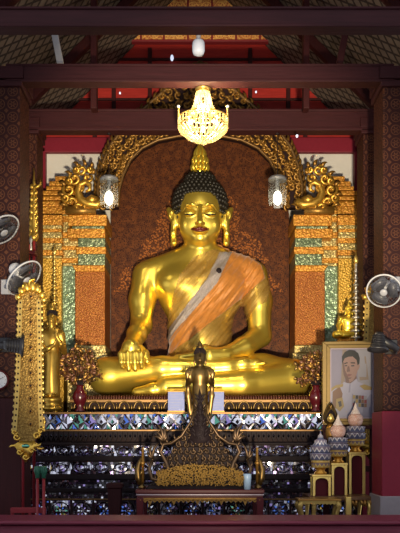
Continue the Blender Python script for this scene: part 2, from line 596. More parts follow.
# ------------------------------------------------------------------ smooth implicit bodies
class SDF:
    def __init__(s, xs, ys, zs):
        s.xs, s.ys, s.zs = [np.asarray(a, np.float32) for a in (xs, ys, zs)]
        s.F = np.full((len(xs), len(ys), len(zs)), .3, np.float32)

    def win(s, lo, hi, mg):
        sl = []
        for a, l, h in zip((s.xs, s.ys, s.zs), lo, hi):
            i0 = max(0, int(np.searchsorted(a, l - mg)) - 1)
            i1 = min(len(a), int(np.searchsorted(a, h + mg)) + 1)
            sl.append(slice(i0, max(i1, i0 + 1)))
        g = np.meshgrid(s.xs[sl[0]], s.ys[sl[1]], s.zs[sl[2]], indexing='ij', sparse=True)
        return tuple(sl), g

    def blend(s, sl, d, k, op):
        A = s.F[sl]
        if op == 'add':
            h = np.clip(.5 + .5 * (A - d) / k, 0, 1)
            s.F[sl] = A * (1 - h) + d * h - k * h * (1 - h)
        else:
            h = np.clip(.5 - .5 * (A + d) / k, 0, 1)
            s.F[sl] = A * (1 - h) - d * h + k * h * (1 - h)

    def cap(s, a, b, r1, r2=None, k=.04, op='add', sy=1.0, ex=0.0):
        r2 = r1 if r2 is None else r2
        r1 += ex
        r2 += ex
        a, b = np.array(a, float), np.array(b, float)
        R = max(r1, r2)
        sl, (x, y, z) = s.win(np.minimum(a, b) - R, np.maximum(a, b) + R, k + .05)
        ab = b - a
        L = max(float(ab @ ab), 1e-9)
        t = np.clip(((x - a[0]) * ab[0] + (y - a[1]) * ab[1] + (z - a[2]) * ab[2]) / L, 0, 1)
        d = np.sqrt((x - a[0] - t * ab[0]) ** 2 + ((y - a[1] - t * ab[1]) / sy) ** 2 + (z - a[2] - t * ab[2]) ** 2) - (r1 + (r2 - r1) * t)
        s.blend(sl, d.astype(np.float32), k, op)

    def ell(s, c, r, k=.04, op='add', ex=0.0):
        r = np.array(r, float) + ex
        c = np.array(c, float)
        sl, (x, y, z) = s.win(c - r, c + r, k + .05)
        k0 = np.sqrt(((x - c[0]) / r[0]) ** 2 + ((y - c[1]) / r[1]) ** 2 + ((z - c[2]) / r[2]) ** 2)
        k1 = np.sqrt(((x - c[0]) / r[0] ** 2) ** 2 + ((y - c[1]) / r[1] ** 2) ** 2 + ((z - c[2]) / r[2] ** 2) ** 2)
        d = k0 * (k0 - 1) / np.maximum(k1, 1e-6)
        s.blend(sl, d.astype(np.float32), k, op)

    def path(s, pts, rs, k=.04, op='add', **kw):
        for i in range(len(pts) - 1):
            s.cap(pts[i], pts[i + 1], rs[i], rs[i + 1], k, op, **kw)

    def surf_y(s, x, z):
        # first surface met from the front at this x, z
        i = int(np.argmin(abs(s.xs - x)))
        j = int(np.argmin(abs(s.zs - z)))
        col = s.F[i, :, j]
        q = np.where(col < 0)[0]
        if len(q) == 0: return None
        q = q[0]
        if q == 0: return float(s.ys[0])
        t = col[q - 1] / (col[q - 1] - col[q])
        return float(s.ys[q - 1] + t * (s.ys[q] - s.ys[q - 1]))

    def mesh(s):
        F = s.F
        ins = F < 0
        nx, ny, nz = F.shape
        cnt = np.zeros((nx - 1, ny - 1, nz - 1), np.int8)
        for i in (0, 1):
            for j in (0, 1):
                for k in (0, 1):
                    cnt += ins[i:nx - 1 + i, j:ny - 1 + j, k:nz - 1 + k]
        act = np.argwhere((cnt > 0) & (cnt < 8))
        idx = np.full(cnt.shape, -1, np.int32)
        idx[act[:, 0], act[:, 1], act[:, 2]] = np.arange(len(act))
        pos = np.zeros((len(act), 3))
        num = np.zeros(len(act))
        cor = [(i, j, k) for i in (0, 1) for j in (0, 1) for k in (0, 1)]
        G = (s.xs, s.ys, s.zs)
        for a in cor:
            for b in cor:
                if sum(abs(p - q) for p, q in zip(a, b)) != 1 or a > b: continue
                fa = F[act[:, 0] + a[0], act[:, 1] + a[1], act[:, 2] + a[2]]
                fb = F[act[:, 0] + b[0], act[:, 1] + b[1], act[:, 2] + b[2]]
                cr = (fa < 0) != (fb < 0)
                t = np.where(cr, fa / np.where(cr, fa - fb, 1), 0)
                for ax in range(3):
                    ca = G[ax][act[:, ax] + a[ax]]
                    cb = G[ax][act[:, ax] + b[ax]]
                    pos[:, ax] += np.where(cr, ca + t * (cb - ca), 0)
                num += cr
        pos /= np.maximum(num, 1)[:, None]
        faces = []
        for ax in range(3):
            u, v = [(1, 2), (2, 0), (0, 1)][ax]
            sh0 = [slice(None)] * 3
            sh1 = [slice(None)] * 3
            sh0[ax] = slice(0, -1)
            sh1[ax] = slice(1, None)
            A, B = ins[tuple(sh0)], ins[tuple(sh1)]
            e = np.argwhere(A != B)
            e = e[(e[:, u] > 0) & (e[:, v] > 0) & (e[:, u] < F.shape[u] - 1) & (e[:, v] < F.shape[v] - 1)]
            q = []
            for du, dv in ((-1, -1), (0, -1), (0, 0), (-1, 0)):
                c = e.copy()
                c[:, u] += du
                c[:, v] += dv
                q.append(idx[c[:, 0], c[:, 1], c[:, 2]])
            q = np.stack(q, 1)
            flip = B[e[:, 0], e[:, 1], e[:, 2]]
            q[flip] = q[flip][:, ::-1]
            faces.append(q)
        return pos, np.concatenate(faces)


def np_obj(name, v, f, mat, parent, smooth=True):
    used = np.unique(f)
    rm = np.full(len(v), -1)
    rm[used] = np.arange(len(used))
    mb = MB()
    mb.v = [tuple(map(float, q)) for q in v[used]]
    mb.f = [tuple(map(int, q)) for q in rm[f]]
    mb.m = [0] * len(mb.f)
    return mb.build(name, mat, parent, smooth)


def inpoly(px, pz, poly):
    r = np.zeros(len(px), bool)
    n = len(poly)
    for i in range(n):
        x1, y1 = poly[i]
        x2, y2 = poly[(i + 1) % n]
        if y1 == y2: continue
        c = ((y1 > pz) != (y2 > pz)) & (px < (x2 - x1) * (pz - y1) / (y2 - y1) + x1)
        r ^= c
    return r


def span(a, b, st): return list(np.arange(a, b, st))


# ------------------------------------------------------------------ the great seated statue
def torso(s, ex=0.0):
    s.ell((0, .07, 3.17), (.475, .27, .43), .06, ex=ex)
    s.ell((0, .08, 2.70), (.345, .25, .46), .12, ex=ex)
    s.ell((0, .10, 2.28), (.43, .30, .27), .10, ex=ex)
    s.cap((-.52, .07, 3.36), (.52, .07, 3.36), .135, .135, .12, ex=ex)
    s.cap((0, .05, 3.60), (-.46, .07, 3.42), .135, .12, .12, ex=ex)
    s.cap((0, .05, 3.60), (.46, .07, 3.42), .135, .12, .12, ex=ex)
    s.ell((-.22, -.06, 3.22), (.25, .16, .17), .10, ex=ex)
    s.ell((.22, -.06, 3.22), (.25, .16, .17), .10, ex=ex)
    s.ell((0, -.03, 2.62), (.27, .20, .26), .12, ex=ex)


def arm_right(s, ex=0.0):      # the statue's left arm
    s.path([(.60, .06, 3.34), (.655, .04, 3.05), (.665, .0, 2.66)], [.158, .145, .122], .06, ex=ex)


def great_statue():
    X0 = np.array(span(-1.3, -.36, .012) + span(-.36, .36, .0065) + span(.36, 1.3, .012))
    Y0 = np.array(span(-.80, .46, .0095))
    Z0 = np.array(span(1.88, 3.58, .0105) + span(3.58, 4.34, .0062) + span(4.34, 4.6, .01))
    s = SDF(X0, Y0, Z0)
    torso(s)
    # legs
    s.path([(.26, .14, 2.16), (.68, -.10, 2.19), (1.0, -.30, 2.165)], [.25, .245, .205], .08)
    s.path([(1.01, -.32, 2.15), (.45, -.50, 2.08), (-.35, -.54, 2.06)], [.185, .150, .105], .05)
    s.path([(-.26, .14, 2.16), (-.68, -.10, 2.19), (-.985, -.32, 2.18)], [.25, .24, .21], .08)
    s.path([(-.985, -.34, 2.18), (-.40, -.45, 2.25), (.30, -.47, 2.27)], [.19, .135, .085], .035)
    # sole-up foot on the far thigh, and the lower foot
    s.path([(.28, -.47, 2.275), (.46, -.46, 2.30), (.60, -.45, 2.30)], [.075, .066, .058], .03)
    for i in range(5):
        s.cap((.60, -.50 + i * .028, 2.30), (.685 - .012 * abs(i - 1), -.52 + i * .03, 2.305), .021, .017, .012)
    s.path([(-.33, -.55, 2.04), (-.50, -.56, 2.02), (-.66, -.55, 2.0)], [.08, .07, .05], .03)
    s.ell((0, -.10, 2.10), (.42, .36, .17), .10)
    # statue's right arm (viewer's left), hand over the knee
    s.path([(-.60, .06, 3.34), (-.645, .0, 3.05), (-.645, -.09, 2.76)], [.155, .140, .112], .06)
    s.path([(-.645, -.09, 2.76), (-.68, -.27, 2.64), (-.705, -.45, 2.52)], [.118, .105, .085], .04)
    s.path([(-.705, -.45, 2.52), (-.715, -.58, 2.46)], [.088, .10], .05)
    for i, (fx, ln) in enumerate(((-.812, 2.255), (-.744, 2.225), (-.676, 2.225), (-.610, 2.25))):
        s.path([(-.70 + (fx + .71) * .75, -.57, 2.455), (fx, -.655, 2.385), (fx + .004, -.672, 2.30), (fx + .012, -.662, ln)],
               [.036, .034, .032, .026], .012)
    s.path([(-.64, -.52, 2.47), (-.565, -.585, 2.40), (-.545, -.625, 2.31)], [.045, .036, .028], .02)
    # statue's left arm (viewer's right), hand in the lap
    arm_right(s)
    s.path([(.665, -.0, 2.66), (.47, -.22, 2.51), (.26, -.38, 2.405)], [.128, .105, .078], .04)
    s.path([(.26, -.38, 2.405), (.10, -.45, 2.395)], [.08, .085], .04)
    for i in range(4):
        yy = -.52 + i * .047
        L = (-.20, -.25, -.24, -.17)[i]
        s.path([(.08, -.47 + i * .02, 2.395), (-.06, yy, 2.39), (L, yy + .01, 2.375)], [.036, .032, .025], .012)
    s.path([(.17, -.40, 2.44), (.06, -.37, 2.475), (-.05, -.39, 2.47)], [.04, .034, .026], .02)
    # neck with folds
    s.cap((0, .05, 3.50), (0, .045, 3.80), .158, .150, .05)
    for zz in (3.555, 3.61):
        for i in range(18):
            a0, a1 = 2 * PI * i / 18, 2 * PI * (i + 1) / 18
            s.cap((.158 * math.cos(a0), .05 + .158 * math.sin(a0), zz), (.158 * math.cos(a1), .05 + .158 * math.sin(a1), zz), .009, .009, .02)
    # head
    s.ell((0, .035, 4.08), (.262, .27, .32), .03)
    s.ell((0, -.02, 3.875), (.228, .215, .245), .06)
    s.ell((0, -.145, 3.70), (.085, .07, .06), .06)
    for q in (-1, 1):
        s.ell((q * .125, -.125, 3.86), (.09, .075, .11), .07)                 # cheeks
        s.ell((q * .108, -.262, 3.972), (.082, .045, .034), .03, 'sub')       # sockets
        s.ell((q * .108, -.208, 3.958), (.072, .042, .042), .014)             # lids
        pts = [(q * .035, -.262, 4.018), (q * .085, -.258, 4.050), (q * .14, -.230, 4.045), (q * .195, -.18, 3.985)]
        s.path(pts, [.008, .010, .009, .006], .025)                          # brows
        s.ell((q * .036, -.285, 3.828), (.022, .026, .018), .015)             # nostrils
        # ears: flared helix and long lobe
        s.path([(q * .262, .02, 3.90), (q * .300, .03, 4.0), (q * .345, .045, 4.07)], [.046, .056, .030], .02)
        s.path([(q * .285, .02, 3.95), (q * .296, .01, 3.80), (q * .292, .005, 3.69)], [.040, .032, .038], .02)
        s.ell((q * .312, -.030, 4.0), (.022, .026, .060), .012, 'sub')
        s.ell((q * .296, -.030, 3.74), (.011, .03, .045), .01, 'sub')
    s.path([(0, -.25, 4.02), (0, -.282, 3.92), (0, -.318, 3.835)], [.020, .026, .034], .025)
    s.ell((0, -.238, 3.768), (.085, .035, .035), .03)                         # mouth mound
    s.F = np.maximum(s.F, (SEAT - s.zs)[None, None, :].astype(np.float32))
    v, f = s.mesh()
    root = thing('seated_buddha_statue', 'huge polished gold Buddha statue seated cross-legged with orange sash in the niche', 'statue', (0, 0, 1.925))
    np_obj('body', v, f, mt['statue'], root)

    # lips
    def lip(z0, arch, r, up):
        pts, rs = [], []
        for i in range(15):
            t = -1 + 2 * i / 14
            x = .095 * t
            z = z0 + arch * t * t + (.008 * math.cos(t * 2 * PI) if up else 0)
            y = s.surf_y(x, z)
            pts.append((x, (y if y is not None else -.25) + .004, z))
            rs.append(r * (1 - .85 * t * t) + .004)
        return pts, rs
    mb = MB()
    mb.tube(*lip(3.780, .012, .011, True), n=8)
    mb.tube(*lip(3.760, .024, .012, False), n=8)
    mb.build('lips', mt['lip'], root, True, label='dark red lips')
    for q in (-1, 1):
        mb = MB()
        pts, rs = [], []
        for i in range(11):
            t = -1 + 2 * i / 10
            x = q * .108 + .068 * t
            z = 3.938 + .012 * t * t
            y = s.surf_y(x, z) or -.22
            pts.append((x, y + .003, z))
            rs.append(.0115 * (1 - .7 * t * t))
        mb.tube(pts, rs, 6)
        mb.build('eyelid_line', mt['eye'], root, True, label='black line of a half-closed eye')
    # hair: scalp and rows of snail curls
    hs = SDF(span(-.36, .36, .0085), span(-.34, .42, .0085), span(3.78, 4.56, .0085))
    hs.ell((0, .06, 4.13), (.298, .285, .285), .02)
    hs.ell((0, .06, 4.39), (.165, .15, .095), .08)
    x, y, z = np.meshgrid(hs.xs, hs.ys, hs.zs, indexing='ij', sparse=True)
    front = 4.20 - .35 * (x ** 2) - .012 * np.exp(-(x / .025) ** 2) + .0 * y
    line = np.where(y < -.05, front - .45 * np.clip(y + .20, 0, .15) - 2.5 * np.clip(abs(x) - .17, 0, .2), 3.96)
    line = np.where(y > .03, 3.84, line)
    hs.F = np.maximum(hs.F, (line - z).astype(np.float32))
    hv, hf = hs.mesh()
    hair = np_obj('hair', hv, hf, mt['hair'], root)
    mb = MB()

    def hl(x, y):
        if y > .03: return 3.86
        if y < -.05: return 4.20 - .35 * x * x - .45 * min(max(y + .20, 0), .15) - 2.5 * min(max(abs(x) - .17, 0), .2)
        return 3.96
    for c, r, lo, rows in (((0, .06, 4.13), (.300, .287, .287), -.95, 14), ((0, .06, 4.39), (.167, .152, .097), .05, 5)):
        for j in range(rows):
            th = lo + (1.5 - lo) * j / (rows - 1)
            rr = math.cos(th)
            n = max(1, int(2 * PI * r[0] * rr / .050))
            for i in range(n):
                a = 2 * PI * (i + .5 * (j % 2)) / n
                p = (c[0] + r[0] * rr * math.cos(a), c[1] + r[1] * rr * math.sin(a), c[2] + r[2] * math.sin(th))
                if p[2] < hl(p[0], p[1]) - .004: continue
                mb.ell(p, .0245, 8, 6)
    # a row along the hairline with a small peak in the middle
    for i in range(17):
        t = -1 + 2 * i / 16
        x = .25 * t
        zz = hl(x, -.2)
        yy = .06 - .285 * math.sqrt(max(0, 1 - (x / .288) ** 2 - ((zz - 4.13) / .285) ** 2))
        mb.ell((x, yy - .004, zz + .006), .0215, 8, 6)
    mb.build('curls', mt['hair'], hair, True)
    # flame finial
    mb = MB()
    mb.lathe(0, .06, [(.07, 4.46), (.095, 4.49), (.07, 4.51), (.080, 4.55), (.076, 4.61), (.05, 4.70), (.024, 4.77), (.004, 4.83)], 20)
    for ring, (n, z0, r0, L) in enumerate(((12, 4.51, .074, .13), (10, 4.575, .068, .14), (8, 4.645, .046, .16))):
        for i in range(n):
            a = 2 * PI * (i + .5 * ring) / n
            pts, rs = [], []
            for k in range(7):
                t = k / 6
                rr = r0 * (1 + .45 * math.sin(PI * min(1, t * 1.25)) - .55 * t)
                aa = a + .25 * t
                pts.append((rr * math.cos(aa), .06 + rr * math.sin(aa), z0 + L * t))
                rs.append(.022 * (1 - t) ** .7 + .002)
            mb.tube(pts, rs, 6)
    mb.build('flame_finial', mt['pyflame'], root, True, label='yellow-gold flame finial on the crown')

    # cloth over the statue's left shoulder
    cs = SDF(np.array(span(-.62, .98, .0095)), np.array(span(-.42, .46, .0095)), np.array(span(2.30, 3.72, .0095)))
    torso(cs, .016)
    arm_right(cs, .018)
    x, y, z = np.meshgrid(cs.xs, cs.ys, cs.zs, indexing='ij', sparse=True)
    t = (x * .776 - z * .63)          # across the sash
    along = (z * .776 + x * .63)
    cs.F -= (.006 * np.sin(t * 75 + 3.0 * np.sin(along * 4)) + .003 * np.sin(t * 160 + along * 9)).astype(np.float32)
    cv, cf = cs.mesh()
    cen = cv[cf].mean(1)
    e1 = cv[cf[:, 1]] - cv[cf[:, 0]]
    e2 = cv[cf[:, 3]] - cv[cf[:, 0]]
    ny = np.cross(e1, e2)[:, 1]
    sc = S(-.2)
    px = 200 + cen[:, 0] / sc
    py = HOR - (cen[:, 2] - CAM_Z) / sc
    gz = [(194, 255), (215, 247), (240, 252), (262, 266), (272, 284), (268, 300), (256, 306), (240, 330), (237, 356), (166, 358), (161, 345), (170, 305), (180, 275)]
    orp = [(230, 247), (246, 250), (262, 262), (266, 276), (242, 296), (216, 318), (192, 338), (166, 354), (162, 341), (186, 318), (213, 285)]
    slv = [(220, 250), (233, 248), (217, 284), (191, 313), (164, 342), (162, 333), (184, 308), (207, 279)]
    fr = (ny < .15 * np.abs(ny).max()) & (cen[:, 1] < .12)
    ii = inpoly(px, py, slv) & fr
    io = inpoly(px, py, orp) & fr & ~ii
    ig = inpoly(px, py, gz) & fr & ~ii & ~io
    bk = (cen[:, 1] >= .06) & (cen[:, 0] > .14) & (cen[:, 0] < .62) & (cen[:, 2] > 3.0) & ~ii & ~io & ~ig
    for nm, sel, m, lab in (('sash', io | bk, 'robe', 'orange pleated sash'), ('brocade_band', ii, 'brocade', 'silver brocade band'), ('gauze_wrap', ig, 'gauze', 'sheer pale gold gauze')):
        o = np_obj(nm, cv, cf[sel], mt[m], root)
        o['label'] = lab
        if m != 'gauze':
            d = o.modifiers.new('thick', 'SOLIDIFY')
            d.thickness = .008
            d.offset = -1
    # round jewel on the band
    bx, bz = X(219, -.25), Z(270, -.25)
    by = cs.surf_y(bx, bz) or -.2
    MB().ell((bx, by - .004, bz), (.030, .012, .030)).build('brooch', mt['bronzedark'], root, True)
    return root


# ------------------------------------------------------------------ small figures
def small_figure(kind, base, H, name, label, mat, pedestal=None):
    """standing or seated gilt figures; H is the figure's height in metres, base its foot point."""
    r = .0075
    s = SDF(span(-.30, .30, r), span(-.24, .24, r), span(-.02, 1.04, r))
    if kind == 'seated':
        s = SDF(span(-.44, .44, .010), span(-.36, .30, .010), span(-.02, 1.04, .010))
        s.path([(.12, .05, .13), (.34, -.10, .12)], [.12, .10], .05)
        s.path([(-.12, .05, .13), (-.34, -.10, .12)], [.12, .10], .05)
        s.path([(.33, -.14, .11), (-.16, -.24, .09)], [.09, .06], .03)
        s.path([(-.33, -.14, .12), (.18, -.21, .15)], [.085, .05], .03)
        s.ell((0, .04, .36), (.17, .11, .22), .05)
        s.ell((0, .03, .48), (.20, .11, .12), .05)
        for q in (-1, 1):
            s.path([(q * .20, .03, .53), (q * .26, .0, .36)], [.065, .055], .03)
        s.path([(-.26, 0, .36), (-.28, -.16, .22), (-.27, -.21, .13)], [.055, .04, .03], .02)
        s.path([(.26, 0, .36), (.12, -.16, .23), (-.03, -.18, .22)], [.055, .04, .03], .02)
        s.cap((0, .03, .55), (0, .02, .66), .055, .055, .03)
        hz, hr = .74, .095
    else:
        # robe
        s.cap((0, .01, .40), (0, .0, .03), .095, .112, .04, sy=.72)
        s.cap((0, .01, .40), (0, .01, .50), .088, .095, .05, sy=.7)
        s.ell((0, .01, .585), (.135, .085, .10), .05)
        s.cap((-.11, .01, .645), (.11, .01, .645), .045, .045, .05)
        s.cap((0, .01, .62), (0, 0, .74), .045, .042, .03)
        if kind == 'palms':
            for q in (-1, 1):
                s.path([(q * .140, .0, .635), (q * .160, -.0, .47)], [.040, .034], .03)
                s.path([(q * .165, .0, .47), (q * .165, -.13, .55)], [.032, .026], .02)
                s.ell((q * .165, -.145, .595), (.036, .016, .042), .012)
                for i in range(4):
                    fx = q * (.165 + (i - 1.5) * .016)
                    s.cap((fx, -.147, .62), (fx, -.142, .685 - .004 * abs(i - 1.5)), .0075, .0065, .004)
                s.cap((q * .136, -.148, .585), (q * .118, -.152, .625), .009, .007, .005)
                # robe edge falling from the forearm
                s.path([(q * .160, -.03, .48), (q * .160, -.02, .36), (q * .125, -.01, .10)], [.022, .034, .03], .03, sy=.5)
        else:
            for q in (-1, 1):
                s.path([(q * .135, .0, .635), (q * .165, .0, .47)], [.040, .034], .03)
            s.path([(-.165, 0, .47), (-.02, -.11, .485), (.06, -.13, .52)], [.033, .026, .02], .02)
            s.path([(.165, 0, .47), (.15, -.12, .53), (.10, -.14, .60)], [.033, .026, .02], .02)
            s.ell((.09, -.14, .63), (.025, .02, .03), .02)
            for i in range(4):
                s.cap((.08 + i * .011, -.145, .64), (.078 + i * .012, -.15, .685), .0068, .0055, .004)
            s.cap((.07, -.14, .53), (.085, -.15, .56), .014, .010, .01)
            s.ell((.0, -.03, .25), (.07, .06, .22), .04)
        for q in (-1, 1):
            s.ell((q * .05, -.06, .015), (.035, .07, .016), .02)
        hz, hr = (.815, .066) if kind != 'palms' else (.805, .080)
    k = hr / .095
    s.ell((0, .01, hz), (.080 * k, .085 * k, .105 * k), .02)
    s.ell((0, -.005, hz - .05 * k), (.066 * k, .072 * k, .07 * k), .03)
    s.cap((0, -.075 * k, hz + .01 * k), (0, -.10 * k, hz - .03 * k), .009 * k, .014 * k, .015)
    for q in (-1, 1):
        s.ell((q * .032 * k, -.088 * k, hz + .008 * k), (.02 * k, .015 * k, .009 * k), .008, 'sub')
        s.path([(q * .082 * k, .01, hz + .02 * k), (q * .090 * k, .01, hz - .10 * k)], [.016 * k, .016 * k], .012)
    s.cap((-.025 * k, -.082 * k, hz - .062 * k), (.025 * k, -.082 * k, hz - .062 * k), .010 * k, .010 * k, .008)
    v, f = s.mesh()
    b = Vector(base)
    root = thing(name, label, 'statue', (b.x, b.y, b.z - (pedestal[1] if pedestal else 0)))
    sx = {'palms': .84, 'offering': .76}.get(kind, 1.0)
    v = v * np.array([sx, 1, 1]) * H + np.array([b.x, b.y, b.z])
    np_obj('body', v, f, mat, root)
    # hair cap and pointed finial
    hc = b + Vector((0, .022 * H, (hz + .035 * k) * H))
    mb = MB()
    mb.ell(hc, (.090 * k * H * sx, .088 * k * H, .085 * k * H), 18, 12)
    for j in range(6):
        th = .05 + 1.3 * j / 5
        n = max(3, int(18 * math.cos(th)))
        for i in range(n):
            a = 2 * PI * i / n
            mb.ell(hc + Vector((.088 * k * H * sx * math.cos(th) * math.cos(a), .086 * k * H * math.cos(th) * math.sin(a), .083 * k * H * math.sin(th))), .014 * k * H, 6, 4)
    hair = mb.build('hair', mt['bronzedark'] if kind != 'seated' else mat, root, True)
    z0 = (hc.z + .07 * k * H)
    top = b.z + H
    d = top - z0
    mb = MB()
    mb.lathe(hc.x, hc.y, [(.05 * k * H, z0), (.055 * k * H, z0 + .18 * d), (.030 * k * H, z0 + .35 * d), (.034 * k * H, z0 + .5 * d), (.014 * k * H, z0 + .75 * d), (.002 * H, top)], 12)
    mb.build('flame_finial', mat, root, True)
    if pedestal:
        R, h = pedestal
        z = b.z
        MB().lathe(b.x, b.y, [(R * .9, z - h), (R, z - h + .1 * h), (R, z - .78 * h), (R * .82, z - .7 * h), (R * .78, z - .45 * h), (R * .95, z - .3 * h), (R * .98, z - .12 * h), (R * .85, z)], 32).build('pedestal', mat, root, True)
    return root


def struct(name, mb, mats, bevel=0, **kw):
    o = mb.build(name, mats, None, False, bevel, **kw)
    o['kind'] = 'structure'
    return o


# ------------------------------------------------------------------ the hall
SEAT = 1.925
ALT = 1.768
FL = 0.72
mt['pyflame'] = plain('flame_gold', (.85, .62, .08), .75, .3, .15, 20)
GOLD_PATCH_Z = Z(262, .55)
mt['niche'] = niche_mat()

struct('ground', MB().box(-8, 8, -14, -3.6, -.1, 0), plain('grey_courtyard_paving', (.22, .21, .20), 0, .8, .2, 3))
struct('floor', MB().box(-2.6, 2.6, -3.6, 1.3, FL - .2, FL), mt['darkred'])
mb = MB()
mb.box(-2.6, 2.6, -3.56, -3.22, 0, Z(524.5, -3.5))
mb.box(-2.6, 2.6, -3.62, -3.18, Z(524.5, -3.6), Z(520.5, -3.6))
struct('wall_front', mb, mt['sill'], .012, label='low maroon painted front wall')
struct('wall_left', MB().box(-2.6, -2.4, -1.3, 1.3, 0, 4.75), mt['darkred'])
struct('wall_right', MB().box(2.4, 2.6, -1.3, 1.3, 0, 4.75), mt['darkred'])
YB = .95
struct('wall_back', MB().prism([(-2.4, 0), (2.4, 0), (2.4, 4.7), (2.03, Z(146.5, YB)), (-2.03, Z(146.5, YB)), (-2.4, 4.7)], YB, YB + .2), mt['plaster'])
# red gable above the plaster wall, boarded
YG = .93
zg0 = Z(146, YG)
gb = MB()
gb.prism([(-2.02, zg0), (2.02, zg0), (0, 7.15)], YG, YG + .20)
struct('wall_gable', gb, mt['redpanel'], label='red boarded gable wall')
gt = MB()
for px in (95, 114, 150, 250, 288, 305):
    gt.box(X(px - 2, YG), X(px + 2, YG), YG - .05, YG, zg0, 6.9 - abs(X(px, YG)))
for py in (60, 82, 100, 118):
    gt.box(-1.9, 1.9, YG - .03, YG, Z(py + 1.2, YG), Z(py - 1.2, YG))
struct('trim_1', gt, mt['post'], .006, label='dark red battens on the gable')
gt = MB()
for q in (-1, 1):
    x0, x1 = sorted((q * X(238, YB) * 0 + q * abs(X(38, YB)), q * abs(X(47, YB))))
    gt.box(x0, x1, YB - .10, YB, Z(215, YB), Z(150, YB))
gt.box(-2.0, 2.0, YB - .10, YB - .02, Z(152, YB - .1), Z(137, YB - .1))
struct('trim_2', gt, mt['lower'], .01, label='red frame round the pale plaster wall')
# roof slopes of tiles seen from below
for q in (-1, 1):
    mb = MB()
    v = [(q * 3.3, -5.2, 3.85), (q * 3.3, 1.3, 3.85), (0, 1.3, 7.15), (0, -5.2, 7.15)]
    v += [(a, b, c + .12) for a, b, c in v]
    mb.add(v, [(0, 1, 2, 3), (7, 6, 5, 4), (0, 4, 5, 1), (2, 6, 7, 3), (0, 3, 7, 4), (1, 5, 6, 2)])
    struct('ceiling', mb, mt['tile'], label='sloping underside of the tiled roof')
    mb = MB()
    for yy in (-1.9, -.2):
        for d in (.0,):
            mb.add([(q * 3.2, yy, 3.93), (q * 3.2, yy + .09, 3.93), (0, yy + .09, 7.13), (0, yy, 7.13),
                    (q * 3.2, yy, 3.80), (q * 3.2, yy + .09, 3.80), (0, yy + .09, 7.0), (0, yy, 7.0)],
                   [(0, 1, 2, 3), (7, 6, 5, 4), (0, 4, 5, 1), (2, 6, 7, 3), (0, 3, 7, 4), (1, 5, 6, 2)])
    struct('trim_3' if q < 0 else 'trim_4', mb, mt['post'], label='dark rafters under the roof tiles')

# beams across the hall
def beam(px0, px1, py0, py1, Y, dep, mat, label):
    mb = MB()
    x0, x1 = X(px0, Y), X(px1, Y)
    z1 = Z(py0, Y)
    z0 = CAM_Z + (HOR - py1) * S(Y + dep + .02)
    h = z1 - z0
    mb.box(x0, x1, Y, Y + dep, z0 + .1 * h, z1)
    mb.box(x0 - .0, x1 + .0, Y - .02, Y + dep + .02, z0, z0 + .16 * h)
    mb.box(x0, x1, Y - .012, Y + dep + .012, z1 - .12 * h, z1)
    return tag(struct('beam', mb, mat, .006), label, 'beam')


beam(-205, 605, 7, 35.5, -4.2, .07, mt['beam'], 'nearest dark maroon beam across the top of the view')
beam(6, 394, 64, 88.5, -2.4, .09, mt['beam'], 'dark maroon middle beam that the chandelier hangs from')
beam(24, 376, 109, 135.5, -.85, .10, mt['beam'], 'dark maroon beam nearest the niche')
# rails between beams and the ridge posts
mb = MB()
for px in (95, 305):
    mb.box(X(px - 3, -1.0), X(px + 3, -1.0), -1.12, -1.0, Z(109, -1.1), 6.35 - abs(X(px, -1)) + .7)
struct('trim_5', mb, mt['post'], .006, label='dark posts standing on the beam nearest the niche')
for q in (-1, 1):
    mb = MB()
    a = Vector((X(200 - q * 147, -2.0), -2.0, Z(26, -2.0)))
    b = Vector((X(200 - q * 140, -2.0), -2.0, Z(63, -2.0)))
    d = .028
    mb.add([(p.x + e, p.y + f, p.z) for p in (a, b) for e, f in ((-d, 0), (d, 0), (d, .06), (-d, .06))],
           [(0, 1, 2, 3), (7, 6, 5, 4), (0, 4, 5, 1), (1, 5, 6, 2), (2, 6, 7, 3), (3, 7, 4, 0)])
    struct('trim_6' if q > 0 else 'trim_7', mb, mt['greyplastic'] if q > 0 else mt['post'], .003, label='short slanted strut under the roof')  # left strut's paler grey stands in for daylight falling on it

# gilded frieze on the gable, seen above the nearest beam
fr = thing('gilded_frieze', 'gold stencilled red board high up between the first two beams', 'frieze', (0, YG - .12, Z(40, YG - .12)))
MB().box(X(117, YG - .12), X(283, YG - .12), YG - .12, YG - .05, Z(40, YG - .12), Z(-12, YG - .12)).build('board', mt['goldstencil'], fr)
mb = MB()
mb.box(X(116, YG - .12), X(284, YG - .12), YG - .14, YG - .05, Z(42, YG - .12), Z(40, YG - .12))
for px in (117, 141, 164, 188, 212, 236, 260, 283):
    mb.box(X(px - 1, YG - .12), X(px + 1, YG - .12), YG - .135, YG - .12, Z(40, YG - .12), Z(-12, YG - .12))
mb.build('frame', mt['redpaint'], fr, False, .004)


# columns
def column(px_in, px_out, Y, dep, py_top, py_split, side, label, base=True):
    x_in, x_out = X(px_in, Y), X(px_out, Y)
    x0, x1 = min(x_in, x_out), max(x_in, x_out)
    zt, zs = Z(py_top, Y), Z(py_split, Y)
    root = thing('column', label, 'column', ((x0 + x1) / 2, Y + dep / 2, FL))
    root['kind'] = 'structure'
    MB().box(x0, x1, Y, Y + dep, zs, zt - .16).build('shaft', mt['col'], root, False, .01)
    mb = MB()
    mb.box(x0 - .012, x1 + .012, Y - .012, Y + dep + .012, FL, zs)
    mb.build('dado', mt['lower'] if side > 0 else mt['post'], root, False, .01)
    mb = MB()
    mb.box(x0 - .02, x1 + .02, Y - .02, Y + dep + .02, zt - .16, zt - .11)
    mb.box(x0 - .03, x1 + .03, Y - .03, Y + dep + .03, zt - .10, zt)
    mb.build('capital', mt['beam'], root, False, .008)
    if base:
        MB().box(x0 - .03, x1 + .03, Y - .03, Y + dep + .03, FL, Z(496, Y)).build('plinth', mt['greystone'], root, False, .01)
    return root


